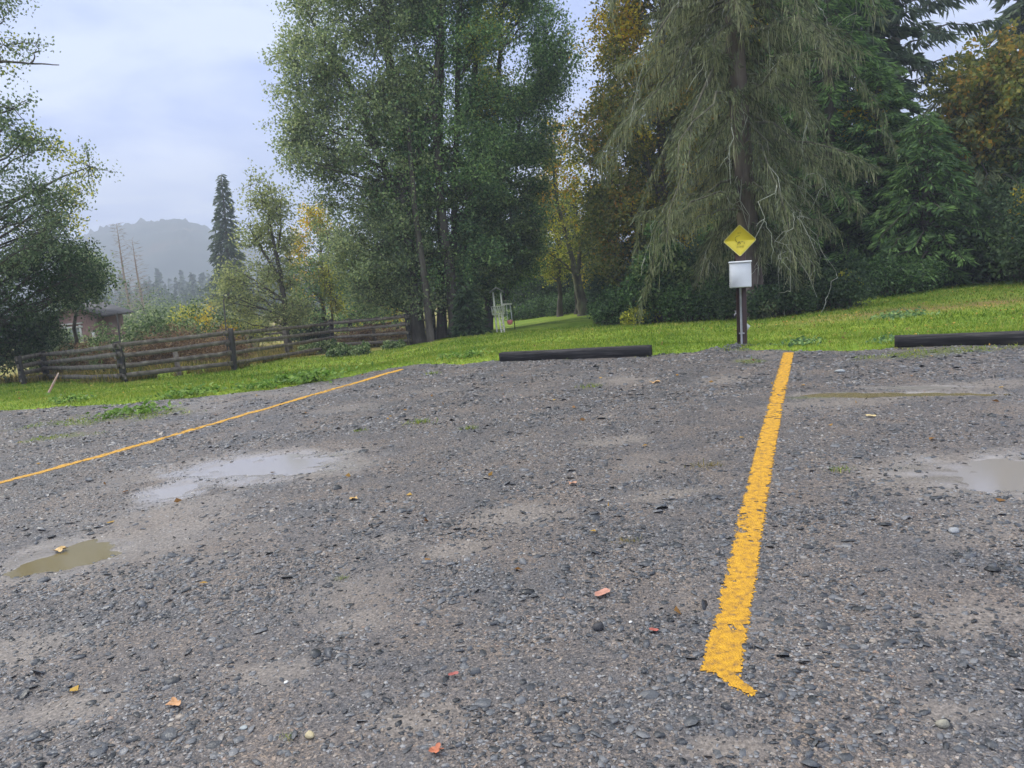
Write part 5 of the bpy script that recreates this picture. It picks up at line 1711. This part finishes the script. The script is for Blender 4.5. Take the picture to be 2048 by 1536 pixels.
bush('fern_bank', 'dry pinkish weeds at the back of the paddock', 'ferns', bl(745, 35), (2.2, .7, .9), L_fern, n=4500, L=.14, W=.04, clumps=60, stem_m=L_bare)
bush('bramble', 'pale leaved bramble at the foot of the fence left of the corner', 'bush', wpt(700, 712), (.75, .35, .42), L_bramble, n=1500, L=.10, W=.07, clumps=24)
bush('bramble', 'small bramble at the foot of the fence beside the corner', 'bush', wpt(790, 698), (.55, .3, .32), L_bramble, n=1000, L=.09, W=.06, clumps=20)
bush('bramble', 'low bramble inside the paddock behind the second stake', 'bush', bl(620, 29), (.9, .5, .6), L_bramble, n=1800, L=.10, W=.07, clumps=26)

# rank grass along the fence line, and dry grass inside the paddock
def along(pts, n, back, front):
    pts = np.array(pts)[:, :2]; k = rs.randint(0, len(pts) - 1, n); t = rs.rand(n)
    P = pts[k] * (1 - t[:, None]) + pts[k + 1] * t[:, None]
    P[:, 1] += rs.uniform(-front, back, n)
    return P[:, 0], P[:, 1]


print('FENCE', [tuple(round(float(k), 2) for k in p) for p in fw])
x, y = along(fw, 17000, 1.1, .3)
kk = fbm(x * 1.8, y * 1.8, 333, 3) > .42; x, y = x[kk], y[kk]
P = np.c_[x, y, surf(x, y)]
h_ = rs.uniform(.06, .30, len(x)) * (.4 + fbm(x * 1.5, y * 1.5, 301, 3))
grass_obj('rank_grass', 'rank brown and green grass growing along the rail fence', P, h_, rs.uniform(.012, .03, len(x)), dry_m, lean=.35)
n = 22000
x = rs.uniform(-17, -3, n); y = rs.uniform(22, 40, n)
fy = np.interp(x, [p[0] for p in fw], [p[1] for p in fw]); k = (y > fy + .1) & (rs.rand(n) < .3 + fbm(x * .6, y * .6, 305))
x, y = x[k], y[k]
grass_obj('paddock_grass', 'long dry yellowing grass inside the paddock', np.c_[x, y, gz(x, y)], rs.uniform(.1, .3, len(x)), rs.uniform(.02, .05, len(x)), dry_m, lean=.4)

# ================================================================ play tower with slide ladder and baby swing
pg = ground(1000, 664); D_ = pg[1]
un = D_ / FPX
pt_m = mat('sun_bleached_timber', [(0.3, (.42, .42, .32)), (0.7, (.66, .66, .54))], scale=5, rough=.85, bump=.3)
dk_m = mat('dark_slats', [(0.3, (.10, .10, .09)), (0.7, (.2, .2, .17))], scale=5, rough=.85)  # darker grey wood for the roof and the leg
pk_m = mat('pink_swing_plastic', [(0.3, (.60, .13, .16)), (0.7, (.74, .24, .26))], scale=4, rough=.4)
root = empty('play_tower', pg, 'small weathered wooden play tower with a ladder under the central trees', 'play tower')
def L3(px, py, dy=0.0):
    return at(px, py, D_ + dy) - pg


def beam(m_, a, b, t): m_.tube([a, b], [t, t], 4)


dpt = 30 * un
m_ = MB()
for px_ in (993, 1008):
    for dy in (0, dpt):
        a = L3(px_, 655, dy); a[2] = -.05 + float(gz(pg[0] + a[0], pg[1] + dy)) - pg[2]; b2 = L3(px_ - 8, 585, dy); b2[0] = a[0]
        m_ = MB(); beam(m_, a, b2, 1.7 * un); m_.build('corner_post', pt_m, root)
m_ = MB()
za = L3(1000, 628)[2]; zb = L3(1000, 612)[2]
xl = L3(984, 620)[0]; xr = L3(1008, 620)[0]
m_.box(((xl + xr) / 2, dpt / 2, za), (xr - xl, dpt + .1, 1.6 * un)); m_.build('deck', pt_m, root)
for i, x_ in enumerate(np.linspace(xl, xr, 7)):
    MB().box((x_, -.03, (za + zb) / 2), (2.3 * un, .03, (zb - za))).build('railing_board', pt_m, root)
MB().box(((xl + xr) / 2, -.06, zb), (xr - xl + .1, .04, 1.5 * un)).build('top_rail', pt_m, root)
m_ = MB(); c0 = L3(1003, 664, -.6); c0[2] = 0; c1 = L3(997, 628, 0); off_ = np.array([6 * un, 0, 0])
for s in (0, 1): beam(m_, c0 + off_ * s, c1 + off_ * s, 1.5 * un)
for t in np.linspace(.15, .9, 5): beam(m_, c0 + (c1 - c0) * t, c0 + (c1 - c0) * t + off_, .7 * un)
m_.build('ladder', pt_m, root)
zr_ = L3(995, 582)[2]
rt = MB()
for s in (-1, 1):
    rt.box(((xl + xr) / 2 + s * 7 * un, dpt / 2, zr_ + 2 * un), (17 * un, dpt + .3, 1.2 * un), np.array([[math.cos(s * .6), 0, math.sin(s * .6)], [0, 1, 0], [-math.sin(s * .6), 0, math.cos(s * .6)]]))
rt.build('roof', dk_m, root)
m_ = MB(); bs = L3(1004, 609, 0); be = L3(1024, 608, 0); beam(m_, bs, be, 1.5 * un)
m_.build('swing_beam', pt_m, root)
leg = MB(); e0 = L3(1030, 655, .5); e0[2] = -.05; leg.tube([be, e0], [1.0 * un, 1.0 * un], 5); leg.build('leg', dk_m, root)
sw = empty('baby_swing', np.array(pg) + L3(1020, 645), 'pink baby swing seat hanging from the play tower beam', 'swing')
s0 = L3(1020, 643); s0 -= L3(1020, 645)
m_ = MB()
th = np.linspace(0, 2 * math.pi, 13)[:-1]
r1 = 5.2 * un
V = []; F = []
prof_ = [(1.0, .9), (1.12, .4), (1.0, -.3), (.6, -.75), (.0, -.85)]
for rr_, zz_ in prof_:
    V += [(math.cos(t) * r1 * rr_, math.sin(t) * r1 * .7 * rr_, zz_ * r1) for t in th]
for i in range(len(prof_) - 1):
    F += [(i * 12 + j, i * 12 + (j + 1) % 12, (i + 1) * 12 + (j + 1) % 12, (i + 1) * 12 + j) for j in range(12)]
m_.add(np.array(V), np.array(F)); m_.build('seat', pk_m, sw, True)
for s in (-1, 1):
    m_ = MB().tube([(s * r1 * .9, 0, r1 * .8), (s * r1 * .7, 0, (L3(1020, 609) - L3(1020, 645))[2])], [.012, .012], 5); m_.build('rope', galv, sw)

# ================================================================ haze: the damp air itself
hz_m = bpy.data.materials.new('damp_haze'); hz_m.use_nodes = True
nt = hz_m.node_tree
for n in list(nt.nodes): nt.nodes.remove(n)
o_ = nt.nodes.new('ShaderNodeOutputMaterial'); v_ = nt.nodes.new('ShaderNodeVolumePrincipled')
v_.inputs['Color'].default_value = (.80, .87, 1.0, 1); v_.inputs['Density'].default_value = .0016
nt.links.new(v_.outputs[0], o_.inputs['Volume'])
hb = MB().box((0, 480, 70), (2600, 1500, 190)).build('haze', hz_m)
tag(hb, kind='stuff', label='thin pale mist filling the damp autumn air', cat='haze')
